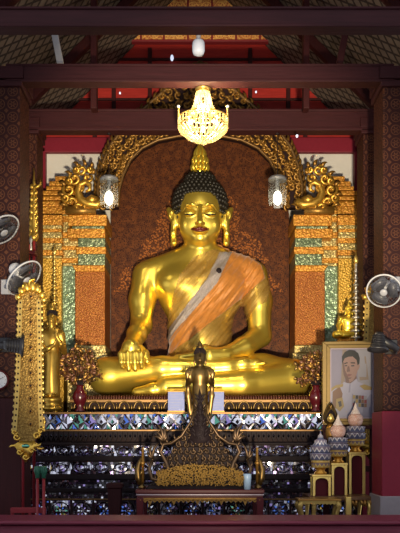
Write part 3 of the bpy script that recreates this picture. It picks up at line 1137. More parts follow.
mt['greystone'] = plain('grey_stone', (.22, .19, .20), 0, .6)
column(20, -26, -2.4, .36, 67, 398, -1, 'near left red column with faded gold flowers, two fans on it', False)
column(383, 429, -2.4, .36, 67, 411, 1, 'near right red column with faded gold flowers and crimson foot')
column(37, 0, -.85, .32, 118, 430, -1, 'far left column behind the gold banner board', False)
column(363, 400, -.85, .32, 118, 430, 1, 'far right column between portrait and near right column', False)

# niche panel behind the statue: arched at the top
YN = .55
arch_in = [(121, 200), (123, 184), (128, 168), (137, 154), (150, 144), (166, 138), (184, 134.5), (200, 133)]
pts = [(-1.05, ALT), (-1.05, Z(214, YN))]
top = [(112, 205), (112, 170), (125, 140), (150, 115), (175, 100), (200, 90)]
poly = pts + [(X(a, YN), Z(b, YN)) for a, b in top]
poly = poly + [(-a, b) for a, b in reversed(poly[:-1])]
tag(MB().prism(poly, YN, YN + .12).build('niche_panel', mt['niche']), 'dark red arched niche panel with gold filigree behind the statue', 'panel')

# carved gilt arch
ar = thing('carved_arch', 'carved old-gilt arch of scrolls framing the statue niche', 'arch', (0, .42, Z(214, .42)))
YA = .42
inn = [(118, 207), (119, 190), (123, 175), (130, 160), (142, 148), (158, 140), (178, 136), (200, 134)]
out = [(98, 207), (98, 186), (102, 165), (110, 146), (124, 128), (142, 110), (168, 88), (200, 62)]


def W(px, py): return (X(px, YA), Z(py, YA))


def lerp(a, b, t): return (a[0] + (b[0] - a[0]) * t, a[1] + (b[1] - a[1]) * t)


ins, outs = [], []
for i in range(7):
    for j in range(4):
        ins.append(lerp(inn[i], inn[i + 1], j / 4))
        outs.append(lerp(out[i], out[i + 1], j / 4))
ins.append(inn[-1])
outs.append(out[-1])
for q in (-1, 1):
    mb = MB()
    for i in range(len(ins) - 1):
        qd = [W(*ins[i]), W(*outs[i]), W(*outs[i + 1]), W(*ins[i + 1])]
        mb.prism([(-q * a, b) for a, b in qd], YA + .02, YA + .13)
    mb.build('backing_board', mt['ground'], ar)
    mb = MB()
    for e, th in ((ins, .020), (outs, .024)):
        mb.tube([(-q * W(*p)[0], YA, W(*p)[1]) for p in e], th, 8)
    mb.build('moulding', mt['carvedark'], ar, True)
    mb = MB()
    r2 = random.Random(5)
    for i in range(len(ins) - 1):
        wpx = math.hypot(ins[i][0] - outs[i][0], ins[i][1] - outs[i][1])
        n = max(2, int(round(wpx / 8.5)))
        for j in range(n):
            t = (j + .5 + r2.uniform(-.1, .1)) / n
            px, py = lerp(ins[i], outs[i], t)
            x, z = W(px, py)
            mb.spiral(-q * x, z, YA + .0, .042, 1.25, r2.uniform(0, 6.28), r2.choice((-1, 1)), .016, 5, .03)
            mb.leaf(-q * x, z, YA, r2.uniform(.4, 2.7), .085, .016, .05)
    for i in range(0, len(outs) - 1):
        x, z = W(*outs[i])
        dx, dz = outs[i][0] - ins[i][0], -(outs[i][1] - ins[i][1])
        a = math.atan2(dz, dx * -q * 1.0)
        a = a if q < 0 else math.atan2(dz, -dx)
        mb.leaf(-q * x, z, YA + .04, math.atan2(dz + 12, -q * dx), .10, .020, .02, curl=q * .5)
    mb.build('scrollwork', mt['carved'] if False else mt['carvemid'], ar, True)


# gilded redented pilasters either side
def pilaster(q):
    def bx(mb, px0, px1, py0, py1, Y, Yb=None, m=0, out=0.0):
        if Yb is None: Yb = YN - .005 if Y == 0.0 else YB
        a, b = X(px0, Y), X(px1, Y)
        if q > 0: a, b = -b, -a
        mb.box(a - out, b + out, Y - out, Yb - .005, max(Z(py1, Y), ALT), Z(py0, Y), m)
    side = 'left' if q < 0 else 'right'
    cx = q * abs(X(72, 0))
    nb = 'standing gilt figure' if q < 0 else 'framed portrait'
    r = thing('stepped_pilaster', 'stepped gilt and green-mosaic pilaster rising behind the ' + nb, 'pilaster', (cx, .3, ALT), 'stepped pilasters beside the niche')
    base = ALT - .3
    # inner pier
    Y = 0.0
    mb = MB()
    bx(mb, 75, 105, 271, 345, Y)
    mb.build('inner_shaft', mt['porange'], r, False, .008)
    mb = MB()
    bx(mb, 76, 105, 345, 353, Y, out=.01)
    bx(mb, 73, 105, 353, 360, Y, out=.03)
    bx(mb, 72, 105, 360, 372, Y, out=.045)
    bx(mb, 72, 105, 372, 425, Y, out=.05)
    mb.build('inner_base', mt['ppale'], r, False, .012)
    mb = MB()
    bx(mb, 70, 105, 215, 226, Y, out=.02)
    bx(mb, 68, 104.5, 228.5, 238, Y, out=.01)
    bx(mb, 77, 105, 246.8, 254, Y, out=.012)
    a = [(X(p, Y), Z(t, Y)) for p, t in ((72, 265.5), (105, 265.5), (105, 272), (76, 272))]
    mb.prism([((p if q < 0 else -p), t) for p, t in a], Y - .03, YN - .01)
    mb.build('inner_capital', mt['pgold'], r, False, .01)
    mb = MB()
    bx(mb, 72, 104, 226, 228.5, Y)
    bx(mb, 78, 105, 238, 247, Y)
    bx(mb, 78, 105, 254, 265.5, Y)
    mb.build('inner_mosaic_band', mt['pgreen'], r, False, .006)
    # middle return, mostly green glass
    Y = .14
    mb = MB()
    bx(mb, 62.5, 80, 266, 372, Y)
    mb.build('middle_shaft', mt['shaftgreen'], r, False, .008)
    mb = MB()
    for a, b, o in ((205, 214, 0), (216, 222, .015), (232, 238, 0), (246, 250, .012), (258, 263, .015)):
        bx(mb, 62.5, 78, a, b, Y, out=o)
    mb.build('middle_capital', mt['pgold'], r, False, .008)
    mb = MB()
    for a, b in ((214, 216), (222, 232), (238, 246), (250, 258), (263, 266)):
        bx(mb, 63, 79, a, b, Y)
    mb.build('middle_mosaic_band', mt['ppale'], r, False, .006)
    # outer pier with a stepped top
    Y = .06
    mb = MB()
    bx(mb, 39, 61.5, 258, 372, Y)
    bx(mb, 38, 61.5, 372, 425, Y, out=.03)
    mb.build('outer_shaft', mt['pyellow'], r, False, .008)
    mb = MB()
    for a, b, p, o in ((215, 225, 37.5, .012), (228.5, 232, 37.5, 0), (238, 243, 37.5, .012), (250, 255.5, 37.5, .015)):
        bx(mb, p, 61.5, a, b, Y, out=o)
    mb.build('outer_capital', mt['pgold'], r, False, .008)
    mb = MB()
    for a, b in ((225, 228.5), (232, 238), (243, 250), (255.5, 258)):
        bx(mb, 38, 61.5, a, b, Y)
    mb.build('outer_mosaic_band', mt['ppale'], r, False, .006)
    mb = MB()
    Ys = .30
    for a, b, p in ((206, 215.5, 37), (201, 206, 38.5), (196, 200, 39), (190.5, 195, 42), (186, 190, 46), (181, 185.5, 49), (176, 180.5, 55)):
        bx(mb, p, 76, a, b, Ys)
        bx(mb, p + 1, 75, b - .5, b + 1, Ys + .04)
    mb.build('stepped_top', mt['pgold'], r, False, .008)
    return r


pilaster(-1)
pilaster(1)


# curling scroll finials on the pilaster caps
def scroll(q):
    Y = -.02
    r = thing('scroll_finial', ('curling gilt scroll on the pilaster ' + ('behind the standing gilt figure' if q < 0 else 'above the framed portrait')),
              'ornament', (q * abs(X(80, Y)), Y, Z(215, Y)), 'scroll finials on the pilasters')

    def T(px, py): return (X(px, Y) * (1 if q < 0 else -1), Z(py, Y) + .05)
    d = 1 if q < 0 else -1
    mb = MB()
    # curling tail of the arch that sweeps down onto the cap
    pts = [(104, 206), (97, 210), (88, 209), (81, 205), (78, 198), (80, 190), (86, 187), (90, 190), (90, 195), (86, 197)]
    mb.tube([(T(*p)[0], Y - .02, T(*p)[1]) for p in pts], [.045, .050, .055, .052, .045, .04, .034, .028, .022, .016], 8)
    mb.tube([(T(98, 204)[0], Y, T(98, 204)[1]), (T(92, 205)[0], Y - .03, T(92, 205)[1]), (T(86, 205)[0], Y - .03, T(86, 205)[1])], [.03, .06, .02], 8)
    mb.build('curled_tail', mt['carved'], r, True)
    mb = MB()
    for (px, py, rp, a0, dd) in ((72, 207, 7, 3.0, 1), (69, 195, 6.5, 2.4, 1), (75, 184, 7, 2.0, 1), (82, 175, 6, 1.8, 1), (88, 183, 4.5, .8, -1),
                                 (78, 212, 5, 3.3, 1), (66, 203, 4, 2.8, 1), (70, 186, 3.5, 2.4, 1), (77, 175, 3.5, 2.2, 1), (90, 175, 3, 1., -1), (80, 193, 4, 1.0, -1), (86, 212, 3.5, 3, 1)):
        x, z = T(px, py)
        mb.spiral(x, z, Y, rp * S(Y), 1.3, a0 if q < 0 else PI - a0, dd * d, .021, 6, .05)
    mb.build('volutes', mt['carved'], r, True)
    mb = MB()
    for (px, py, an, L) in ((66, 210, 2.6, 7), (64, 200, 2.5, 7), (65, 190, 2.2, 7), (71, 180, 2.1, 8), (78, 171, 1.9, 7), (85, 170, 1.5, 7), (92, 178, .7, 6), (91, 171, 1.0, 5), (68, 213, 3.0, 6)):
        x, z = T(px, py)
        mb.leaf(x, z, Y + .01, an if q < 0 else PI - an, L * S(Y), .022, .03, curl=.6 * d)
    mb.box(min(T(66, 215)[0], T(96, 215)[0]), max(T(66, 215)[0], T(96, 215)[0]), Y - .05, Y + .03, Z(215, Y) + .004, T(0, 212)[1])
    mb.build('flame_leaves', mt['carvemid'], r, True)


scroll(-1)
scroll(1)


# ------------------------------------------------------------------ mirror-mosaic altar
def mosaic(x0, x1, z0, z1, Y, tile, fn, tilt=.10, seed=1, cell=None):
    """small glass tiles laid by hand, each a little out of true; fn(a, b, k, rnd) picks the glass."""
    r2 = random.Random(seed)
    mb = MB()
    nx = max(1, int(round((x1 - x0) / tile)))
    nz = max(1, int(round((z1 - z0) / tile)))
    dx, dz = (x1 - x0) / nx, (z1 - z0) / nz
    nc = max(1, int(round((x1 - x0) / cell)))
    cw = (x1 - x0) / nc
    pit = {}
    for i in range(nx):
        for j in range(nz):
            xa, za = x0 + i * dx, z0 + j * dz
            u = (xa + dx / 2 - x0) / cw
            k = int(u)
            a = (u - k) * 2 - 1
            b = (j + .5) / nz * 2 - 1
            m = fn(a, b, k, r2)
            g = .0012
            if (k, j * 2 // nz) not in pit: pit[(k, j * 2 // nz)] = (r2.gauss(0, .10), r2.gauss(-.05, .10))
            pa, pb = pit[(k, j * 2 // nz)]
            tx, tz = (pa + r2.gauss(0, tilt * .4)) * dx / 2, (pb + r2.gauss(0, tilt * .4)) * dz / 2
            y = Y - .003
            mb.add([(xa + g, y - tx - tz, za + g), (xa + dx - g, y + tx - tz, za + g), (xa + dx - g, y + tx + tz, za + dz - g), (xa + g, y - tx + tz, za + dz - g)], [(0, 1, 2, 3)], m)
    return mb


def backing(a, b, k, r): return r.choice((DK, SM, SM, VI, DK, CL, CL))
def specks(a, b, k, r): return r.choice((DK, SM, DK, CL, DK, DK, VI))


def fan_facets(mb, c, rim, h, cols, Y):
    """a low faceted boss: every facet its own flat piece of mirror."""
    n = len(rim)
    c = (c[0], c[1] - .4 * (c[1] - min(p[1] for p in rim)))
    for i in range(n):
        p, q = rim[i], rim[(i + 1) % n]
        mb.add([(c[0], Y - h, c[1]), (p[0], Y - .004, p[1]), (q[0], Y - .004, q[1])], [(0, 1, 2)], cols[i % len(cols)])


def ring_facets(mb, c, rx, rz, w, h, n, pick, Y):
    for i in range(n):
        a0, a1 = 2 * PI * i / n, 2 * PI * (i + 1) / n
        for s0, s1, y0, y1 in ((1 - w, 1 - w / 2, .003, h), (1 - w / 2, 1, h, .003)):
            mb.add([(c[0] + rx * s * math.cos(a), Y - y, c[1] + rz * s * math.sin(a)) for s, y, a in ((s0, y0, a0), (s1, y1, a0), (s1, y1, a1), (s0, y0, a1))],
                   [(0, 1, 2, 3)], pick(i))


def oval(c, rx, rz, n, a=0.0):
    return [(c[0] + rx * math.cos(a + 2 * PI * i / n), c[1] + rz * math.sin(a + 2 * PI * i / n)) for i in range(n)]


def motifs(kind, x0, x1, z0, z1, Y, cell, seed):
    r2 = random.Random(seed)
    mb = mosaic(x0, x1, z0, z1, Y, .027, backing, .10, seed, cell)
    n = int(round((x1 - x0) / cell))
    cw = (x1 - x0) / n
    H = (z1 - z0) / 2
    zm = (z0 + z1) / 2
    for k in range(n):
        c = (x0 + (k + .5) * cw, zm)
        j = lambda: r2.uniform(.7, 1.3)
        if kind == 'diamond':
            main = (CL, BL, CL, GR, VI, CL)[k % 6]
            fan_facets(mb, c, oval(c, cw * .47, H * .92, 4), .014 * j(), [main, CL, main, CL], Y)
            m2 = (BL, DK, GR, DK)[k % 4]
            fan_facets(mb, c, oval(c, cw * .22, H * .45, 4), .022 * j(), [m2], Y)
            for sx in (-1, 1):
                for sz in (-1, 1):
                    e = (c[0] + sx * cw * .5, zm + sz * H)
                    t = [e, (e[0] - sx * cw * .36, e[1]), (e[0], e[1] - sz * H * .75)]
                    g = ((t[0][0] + t[1][0] + t[2][0]) / 3, (t[0][1] + t[1][1] + t[2][1]) / 3)
                    t = t if sx * sz > 0 else t[::-1]
                    fan_facets(mb, g, t[::-1], .010 * j(), [(CL, GR, BL, SM)[r2.randrange(4)], (GR, CL)[k % 2]], Y)
        elif kind == 'eye':
            ring_facets(mb, c, cw * .40, H * .88, .30, .018 * j(), 14, lambda i: CL if r2.random() < .7 else SM, Y)
            fan_facets(mb, c, oval(c, cw * .17, H * .42, 8), .020, [CL, VI, CL, SM], Y)
            for sx in (-1, 1):
                e = (c[0] + sx * cw * .5, zm)
                fan_facets(mb, e, oval(e, cw * .07, H * .8, 4), .012 * j(), [GO if k % 4 == 0 else (BL if k % 4 == 2 else CL), CL], Y)
        else:
            R = min(cw * .44, H * .9)
            ring_facets(mb, c, R, R, .16, .012, 18, lambda i: SM if i % 3 else CL, Y)
            pal = ((BL, CL, VI, BL), (GR, CL, BL, GO), (CL, SM, VI, BL), (BL, BL, CL, VI))[k % 4]
            for i in range(8):
                a = 2 * PI * i / 8
                g = (c[0] + R * .52 * math.cos(a), c[1] + R * .52 * math.sin(a))
                pet = [(c[0] + r_ * R * math.cos(a + d), c[1] + r_ * R * math.sin(a + d)) for r_, d in ((.2, 0), (.5, -.32), (.82, 0), (.5, .32))]
                fan_facets(mb, g, pet, .012 * j(), [pal[i % 4], pal[(i + 1) % 4]], Y)
            fan_facets(mb, c, oval(c, R * .2, R * .2, 8), .02, [CL, pal[0]], Y)
            for sx in (-1, 1):
                for sz in (-1, 1):
                    e = (c[0] + sx * cw * .46, zm + sz * H * .86)
                    fan_facets(mb, e, oval(e, cw * .10, H * .16, 4), .012 * j(), [CL, BL, SM], Y)
    return mb


al = thing('altar', 'long dark stepped altar covered with mirror mosaic bands under the big statue', 'altar', (0, -.3, FL))
YF = -1.25
xl, xr = X(39, YF), X(345, YF)
mb = MB()
mb.box(xl, xr, YF, .94, Z(432, YF), ALT)
mb.box(-1.92, 1.92, -.42, .94, FL, ALT)
mb.box(xl + .03, xr - .03, YF + .03, .94, Z(446, YF), Z(432, YF))
mb.box(xl - .03, xr + .03, -1.30, .94, Z(460, -1.3), Z(444, -1.3))
mb.box(xl - .06, xr + .06, -1.36, .94, Z(478, -1.36), Z(459, -1.36))
mb.box(xl - .03, xr + .03, -1.32, .94, Z(492, -1.32), Z(477, -1.32))
mb.box(xl - .07, xr + .07, -1.42, .94, FL, Z(490, -1.42))
mb.build('core', mt['ground'], al, False, .006)
mb = MB()
for py0, py1, Y, ex in ((412.2, 414, YF, .01), (429.6, 431.2, YF, .012), (498.6, 499.8, -1.42, .008)):
    mb.box(xl - (.09 if py0 > 490 else 0) - ex, xr + (.09 if py0 > 490 else 0) + ex, Y - ex, Y + .05, Z(py1, Y), Z(py0, Y))
mb.build('gilt_fillet', mt['carvedark'], al, False, .002)
mb = MB()
for py0, py1, Y, e in ((442.5, 445, -1.3, .05), (456, 461, -1.36, .06), (474.5, 479.5, -1.36, .09), (488.5, 492, -1.42, .12)):
    mb.box(xl - e, xr + e, Y - .02, Y + .1, Z(py1, Y), Z(py0, Y))
mb.build('dark_moulding', mt['bronzedark'], al, False, .006)
# hanging lotus-petal row
mb = MB()
for i in range(62):
    x = xl + (i + .5) * (xr - xl) / 62
    hw = (xr - xl) / 62 * .46
    zt, zb = Z(431.5, YF), Z(441.5, YF)
    mb.prism([(x - hw, zt), (x + hw, zt), (x + hw, zt - .5 * (zt - zb)), (x, zb), (x - hw, zt - .5 * (zt - zb))], YF - .014, YF + .04)
    mb.octa((x, YF - .016, zt - .042), .012, .018, 1)
mb.build('lotus_petal_row', [mt['bronzedark'], MIR[6]], al)
motifs('diamond', xl, xr, Z(429.4, YF), Z(414.2, YF), YF, .108, 1).build('diamond_mosaic_band', MIR, al)
motifs('eye', xl - .03, xr + .03, Z(456, -1.3), Z(445.5, -1.3), -1.3, .19, 2).build('upper_eye_mosaic_band', MIR, al)
motifs('eye', xl - .06, xr + .06, Z(474, -1.36), Z(462, -1.36), -1.36, .19, 3).build('lower_eye_mosaic_band', MIR, al)
mosaic(xl - .03, xr + .03, Z(488.5, -1.32), Z(480, -1.32), -1.32, .022, specks, .14, 4, .2).build('speckled_mosaic_band', MIR, al)
mosaic(xl - .07, xr + .07, Z(498.5, -1.42), Z(492.5, -1.42), -1.42, .022, specks, .14, 5, .2).build('speckled_mosaic_band', MIR, al)
motifs('roundel', xl - .07, xr + .07, FL + .02, Z(500.5, -1.42), -1.42, .20, 6).build('roundel_mosaic_panel', MIR, al)
for i in range(16):
    x = xl - .07 + i * (xr - xl + .14) / 15
    MB().box(x - .010, x + .010, -1.435, -1.40, FL, Z(500, -1.42)).build('panel_stile', mt['ground'], al, False, .003)

# gilt arcaded plinth under the statue
Y2 = -.90
pl = thing('statue_plinth', 'reddish plinth with a row of small gilt arches directly under the big statue', 'plinth', (0, -.1, ALT))
px0, px1 = X(72, Y2), X(326, Y2)
MB().box(px0, px1, Y2, -.10, ALT, SEAT - .045).box(-1.0, 1.0, -.10, .5, ALT, SEAT - .045).build('core', mt['ground'], pl, False, .006)
mb = MB()
mb.box(px0 - .02, px1 + .02, Y2 - .02, -.10, SEAT - .05, SEAT - .02)
mb.box(px0 - .02, px1 + .02, Y2 - .03, Y2 + .05, ALT, ALT + .018)
mb.build('gilt_edge', mt['carvedark'], pl, False, .004)
mb = MB()
n = 17
for i in range(n):
    x = px0 + (i + .5) * (px1 - px0) / n
    hw = (px1 - px0) / n * .5
    h0 = ALT + .018
    pts = [(x - hw * .72 * math.cos(PI * t / 10), Y2 - .012, h0 + .005 + .095 * math.sin(PI * t / 10) ** .8) for t in range(11)]
    mb.tube(pts, .011, 6)
    mb.ell((x, Y2 - .006, h0 + .035), (hw * .32, .014, .033), 10, 6)
    mb.leaf(x - hw, h0, Y2 - .004, PI / 2, .10, .012, .02, curl=0)
mb.build('gilt_arcade', mt['bronze'], pl, True)
mb = MB()
for i in range(90):
    x = px0 + .12 + (i + .5) * (px1 - px0 - .24) / 90
    mb.ell((x, Y2 + .06, SEAT - .004), (.0125, .022, .034), 8, 6)
mb.box(px0 + .11, px1 - .11, Y2 + .06, -.10, SEAT - .02, SEAT)
mb.box(-1.0, 1.0, -.10, .5, SEAT - .045, SEAT)
mb.build('lotus_rim', mt['redgilt'], pl, True)

great_statue()

# ------------------------------------------------------------------ smaller statues
small_figure('offering', P(52, 397.5, -1.13), 98 * S(-1.13), 'standing_gilt_figure', 'slender gilt figure on a round pedestal beside the gold banner board, forearm across the chest', mt['oldgold'], (.098, .125))

# the small gilt Buddha above the portrait, on a tall stand
Yg = -.55
zt = Z(340, Yg)
sb = thing('tall_stand', 'tall narrow gilt stand behind the portrait carrying a small gold Buddha', 'stand', (X(349, Yg), Yg, ALT))
mb = MB()
cx = X(349, Yg)
mb.box(cx - .13, cx + .13, Yg - .11, Yg + .11, ALT, ALT + .06)
mb.frustum((cx - .10, cx + .10, Yg - .09, Yg + .09, ALT + .06), (cx - .08, cx + .08, Yg - .075, Yg + .075, zt - .07))
mb.box(cx - .125, cx + .125, Yg - .11, Yg + .11, zt - .07, zt)
mb.build('body', mt['pgold'], sb, False, .01)
small_figure('seated', (cx, Yg, zt + .0), 40 * S(Yg), 'small_seated_buddha', 'small yellow-gold seated Buddha peeping over the top of the portrait', mt['pyflame'])

# ------------------------------------------------------------------ front table with the bronze Buddha
YT = -2.1
tb = thing('offering_table', 'long dark red altar table with gilt apron in front of the mosaic', 'table', (0, YT, FL))
zt = Z(487.5, YT)
x0, x1 = X(135.5, YT - .3), X(264.5, YT - .3)
yf, yb = YT - .30, YT + .30
mb = MB()
mb.box(x0, x1, yf, yb, zt - .030, zt)
mb.build('tabletop', mt['darkred'], tb, False, .006)
mb = MB()
mb.box(x0 + .012, x1 - .012, yf + .012, yb - .012, zt - .068, zt - .030)
mb.build('moulding', mt['darkred'], tb, False, .004)
MB().box(x0 + .004, x1 - .004, yf + .003, yb - .003, zt - .047, zt - .037).build('pale_fillet', mt['silverpaint'], tb, False, .002)
mb = MB()
nn = 26
za = zt - .068
for i in range(nn):
    xa = x0 + .02 + i * (x1 - x0 - .04) / nn
    xb = x0 + .02 + (i + 1) * (x1 - x0 - .04) / nn
    big = i % 5 == 2
    mb.prism([(xa, za), (xb, za), (xb, za - .022), ((xa + xb) / 2, za - (.062 if big else .040)), (xa, za - .022)], yf + .012, yf + .028)
    mb.ell(((xa + xb) / 2, yf + .010, za - .016), (.010, .006, .009), 8, 5)
mb.build('gilt_apron', mt['carvemid'], tb, False)
for sx in (x0 + .035, x1 - .035):
    for sy in (yf + .035, yb - .035):
        mb = MB()
        mb.frustum((sx - .022, sx + .022, sy - .022, sy + .022, FL + .05), (sx - .03, sx + .03, sy - .03, sy + .03, zt - .068))
        mb.frustum((sx - .032, sx + .032, sy - .032, sy + .032, FL), (sx - .024, sx + .024, sy - .024, sy + .024, FL + .06))
        mb.build('leg', mt['darkred'], tb, False, .006)

# dark pyramid of scrolls with two serpents that carries the standing Buddha
nb = thing('serpent_base', 'dark carved pyramid base with curling serpents under the small bronze Buddha', 'base', (0, YT, zt))
YN2 = YT
k = S(YN2 - .08)


def D(px, py): return ((px - 200) * k, CAM_Z - (py - HOR) * k)


mb = MB()
zb = zt
mb.frustum((D(146, 0)[0], D(254, 0)[0], YT - .22, YT + .22, zb), (D(150, 0)[0], D(250, 0)[0], YT - .20, YT + .20, zb + .035))
mb.frustum((D(152, 0)[0], D(248, 0)[0], YT - .18, YT + .18, zb + .03), (D(176, 0)[0], D(224, 0)[0], YT - .12, YT + .12, D(0, 446)[1]))
mb.frustum((D(176, 0)[0], D(224, 0)[0], YT - .12, YT + .12, D(0, 446)[1]), (D(188, 0)[0], D(212, 0)[0], YT - .085, YT + .085, D(0, 427)[1]))
mb.build('core', mt['bronzedark'], nb, False, .01)
mb = MB()
r2 = random.Random(3)
for row in range(8):
    t = row / 7
    z = D(0, 472 - 48 * t)[1]
    hw = (42 - 31 * t) * k
    yy = YT - .185 + .10 * t
    n = max(2, int(hw * 2 / .052))
    for i in range(n):
        x = -hw + (i + .5) * 2 * hw / n
        mb.spiral(x, z, yy, .026, 1.2, r2.uniform(0, 6.28), r2.choice((-1, 1)), .010, 5, .02)
        mb.leaf(x, z, yy - .005, PI / 2 + x * .9, .05, .010, .03)
mb.build('scrollwork', mt['bronzemid'], nb, True)
mb = MB()
yl = YT - .155
edge = [(0, 389), (2.2, 398), (1.6, 402), (4.0, 409), (3.2, 413), (6.5, 420), (5.6, 424), (10, 431), (9, 435), (13, 443)]
poly = [D(200 + a, b) for a, b in edge] + [D(200 - a, b) for a, b in edge[:0:-1]]
mb.prism(poly, yl, yl + .04)
for i, (a, b) in enumerate(edge[1:]):
    for q in (-1, 1):
        mb.leaf(q * a * .5 * k, D(0, b + 2)[1], yl - .004, PI / 2 - q * .35, .06, .010, .02, curl=-q * .4)
for i in range(7):
    mb.spiral(0, D(0, 405 + i * 5.5)[1], yl - .003, .010 + .0022 * i, 1.2, i, 1, .006, 5)
mb.build('pointed_leaf', mt['bronzedark'], nb, True)
for q in (-1, 1):
    body = [(203, 408), (209, 422), (218, 436), (228, 443), (236, 444), (239, 452), (233, 462), (230, 472), (238, 480), (247, 478), (250, 468), (246, 458)]
    mb = MB()
    pts = []
    for i, (a, b) in enumerate(body):
        x, z = D(a, b)
        pts.append((q * x, YT - .20 - .02 * math.sin(i), z))
    mb.tube(pts, [.008, .011, .013, .014, .015, .017, .018, .018, .018, .018, .016, .011], 8)
    # rearing crested head
    hx, hz = D(236, 441)
    for i, (an, L) in enumerate(((1.9, 15), (1.55, 19), (1.2, 14), (.8, 11), (2.3, 9))):
        mb.leaf(q * hx, hz, YT - .21, an if q > 0 else PI - an, L * k, .017, .02, curl=-.4 * q)
    hx, hz = D(247, 458)
    for i, (an, L) in enumerate(((1.2, 14), (1.7, 17), (.7, 9))):
        mb.leaf(q * hx, hz, YT - .20, an if q > 0 else PI - an, L * k, .014, .02, curl=.3 * q)
    for i in range(14):
        t = i / 13 * (len(pts) - 1.01)
        p = pts[int(t)].__class__ if False else Vector(pts[int(t)]).lerp(Vector(pts[int(t) + 1]), t % 1)
        mb.leaf(p.x, p.z, p.y + .01, (PI / 2 - .7 if q > 0 else PI / 2 + .7), .055, .009, .012, curl=.5 * q)
    mb.build('serpent', mt['bronzemid'], nb, True)

zfeet = D(0, 427)[1]
small_figure('palms', (0, YT, zfeet), Z(339, YT) - zfeet, 'standing_bronze_buddha', 'dark bronze Buddha standing with both palms raised in front of the big statue', mt['bronze'])

# heap of yellow flowers laid against the base
mb = MB()
r2 = random.Random(11)
for i in range(1500):
    t = r2.random()
    x = (t * 2 - 1) * 42 * k
    hh = 1 - .35 * abs(t * 2 - 1) ** 2
    v = r2.random()
    z = zb + .035 + (v * 20 * k) * hh
    y = YT - .235 - .05 * math.sin(PI * v) + r2.uniform(-.012, .012)
    an = r2.uniform(0, 6.28)
    L = r2.uniform(.008, .016)
    mb.tube([(x, y, z), (x + L * .6 * math.cos(an), y - .006, z + L * .6 * math.sin(an)), (x + L * 1.1 * math.cos(an), y - .010, z + L * 1.1 * math.sin(an))], [.003, .0045, .001], 4)
fl = mb.build('yellow_flowers', mt['yflower'])
tag(fl, 'heap of tiny yellow flowers laid along the foot of the dark serpent base', 'flowers', None, 'stuff')

for q, lab in ((-1, 'gilt hook-shaped candle holder at the left end of the long red table'), (1, 'gilt hook-shaped candle holder beside the pale blue beaker')):
    x = q * abs(X(142, YT - .12))
    yc = YT - .12
    ch = thing('candle_holder', lab, 'candle holder', (x, yc, zt))
    kk = S(yc)
    mb = MB()
    mb.lathe(x, yc, [(.030, zt), (.034, zt + .012), (.018, zt + .03), (.012, zt + .06)], 16)
    mb.build('foot', mt['bronze'], ch, True)
    mb = MB()
    pts = [(x + q * .012, yc, zt + .03), (x - q * 0.0 + q * .03, yc, zt + .09), (x + q * .036, yc, zt + .16), (x + q * .02, yc, zt + .22), (x, yc, zt + .27)]
    mb.tube(pts, [.022, .030, .026, .016, .006], 8)
    mb.leaf(x + q * .03, zt + .10, yc, PI / 2 + q * .8, .10, .014, .02, curl=-q * .6)
    mb.build('hook_leaf', mt['bronze'], ch, True)
    MB().lathe(x - q * .008, yc - .01, [(.012, zt + .05), (.0125, zt + .20), (.02, zt + .205), (.02, zt + .22), (.011, zt + .225), (.011, zt + .34), (.006, zt + .345)], 12).build('candle', mt['carvemid'], ch, True)

yc = YT - .265
cup = MB().lathe(X(247.3, yc), yc, [(.026, zt), (.033, zt + .10), (.034, zt + .128), (.030, zt + .128), (.028, zt + .11)], 20).build('beaker', mt['bluecup'], None, True)
tag(cup, 'pale blue plastic beaker on the right end of the long red table', 'beaker')

# two white cards
for a, b, lab in ((168, 184.5, 'small bluish-white notice card standing left of the bronze Buddha'), (208.5, 224, 'small bluish-white notice card half behind the right arm of the bronze Buddha')):
    Yc = -1.21
    c = thing('notice_card', lab, 'card', (X((a + b) / 2, Yc), Yc, ALT))
    z1 = Z(391.5, Yc)
    MB().box(X(a, Yc), X(b, Yc), Yc, Yc + .008, ALT + .012, z1).build('board', mt['whitecard'], c, False, .002)
    mb = MB()
    for i in range(6):
        zz = z1 - .025 - i * .026
        mb.box(X(a + 2.2, Yc), X(b - 2.2 - (i * 7 % 4), Yc), Yc - .0015, Yc + .001, zz - .004, zz)
    mb.build('print', mt['cardtext'], c)
    mb = MB()
    mb.box(X(a, Yc) - .006, X(b, Yc) + .006, Yc - .004, Yc + .04, ALT, ALT + .014)
    mb.box(X(a, Yc) - .004, X(b, Yc) + .004, Yc - .003, Yc + .012, z1 - .004, z1 + .006)
    mb.build('foot', mt['carvemid'], c, False, .002)

# dark stool before the mosaic
Yp = -1.75
ps = thing('dark_stool', 'dark narrow wooden stool before the coloured roundels, left of the long red table', 'stool', (X(115, Yp), Yp, FL))
a, b = X(107, Yp), X(123, Yp)
mb = MB()
mb.box(a, b, Yp - .08, Yp + .08, Z(488, Yp), Z(483, Yp))
mb.build('seat', mt['post'], ps, False, .008)
mb = MB()
mb.frustum((a + .022, b - .022, Yp - .06, Yp + .06, FL + .05), (a + .012, b - .012, Yp - .065, Yp + .065, Z(488, Yp)))
mb.frustum((a, b, Yp - .08, Yp + .08, FL), (a + .02, b - .02, Yp - .06, Yp + .06, FL + .07))
mb.build('pedestal', mt['post'], ps, False, .006)


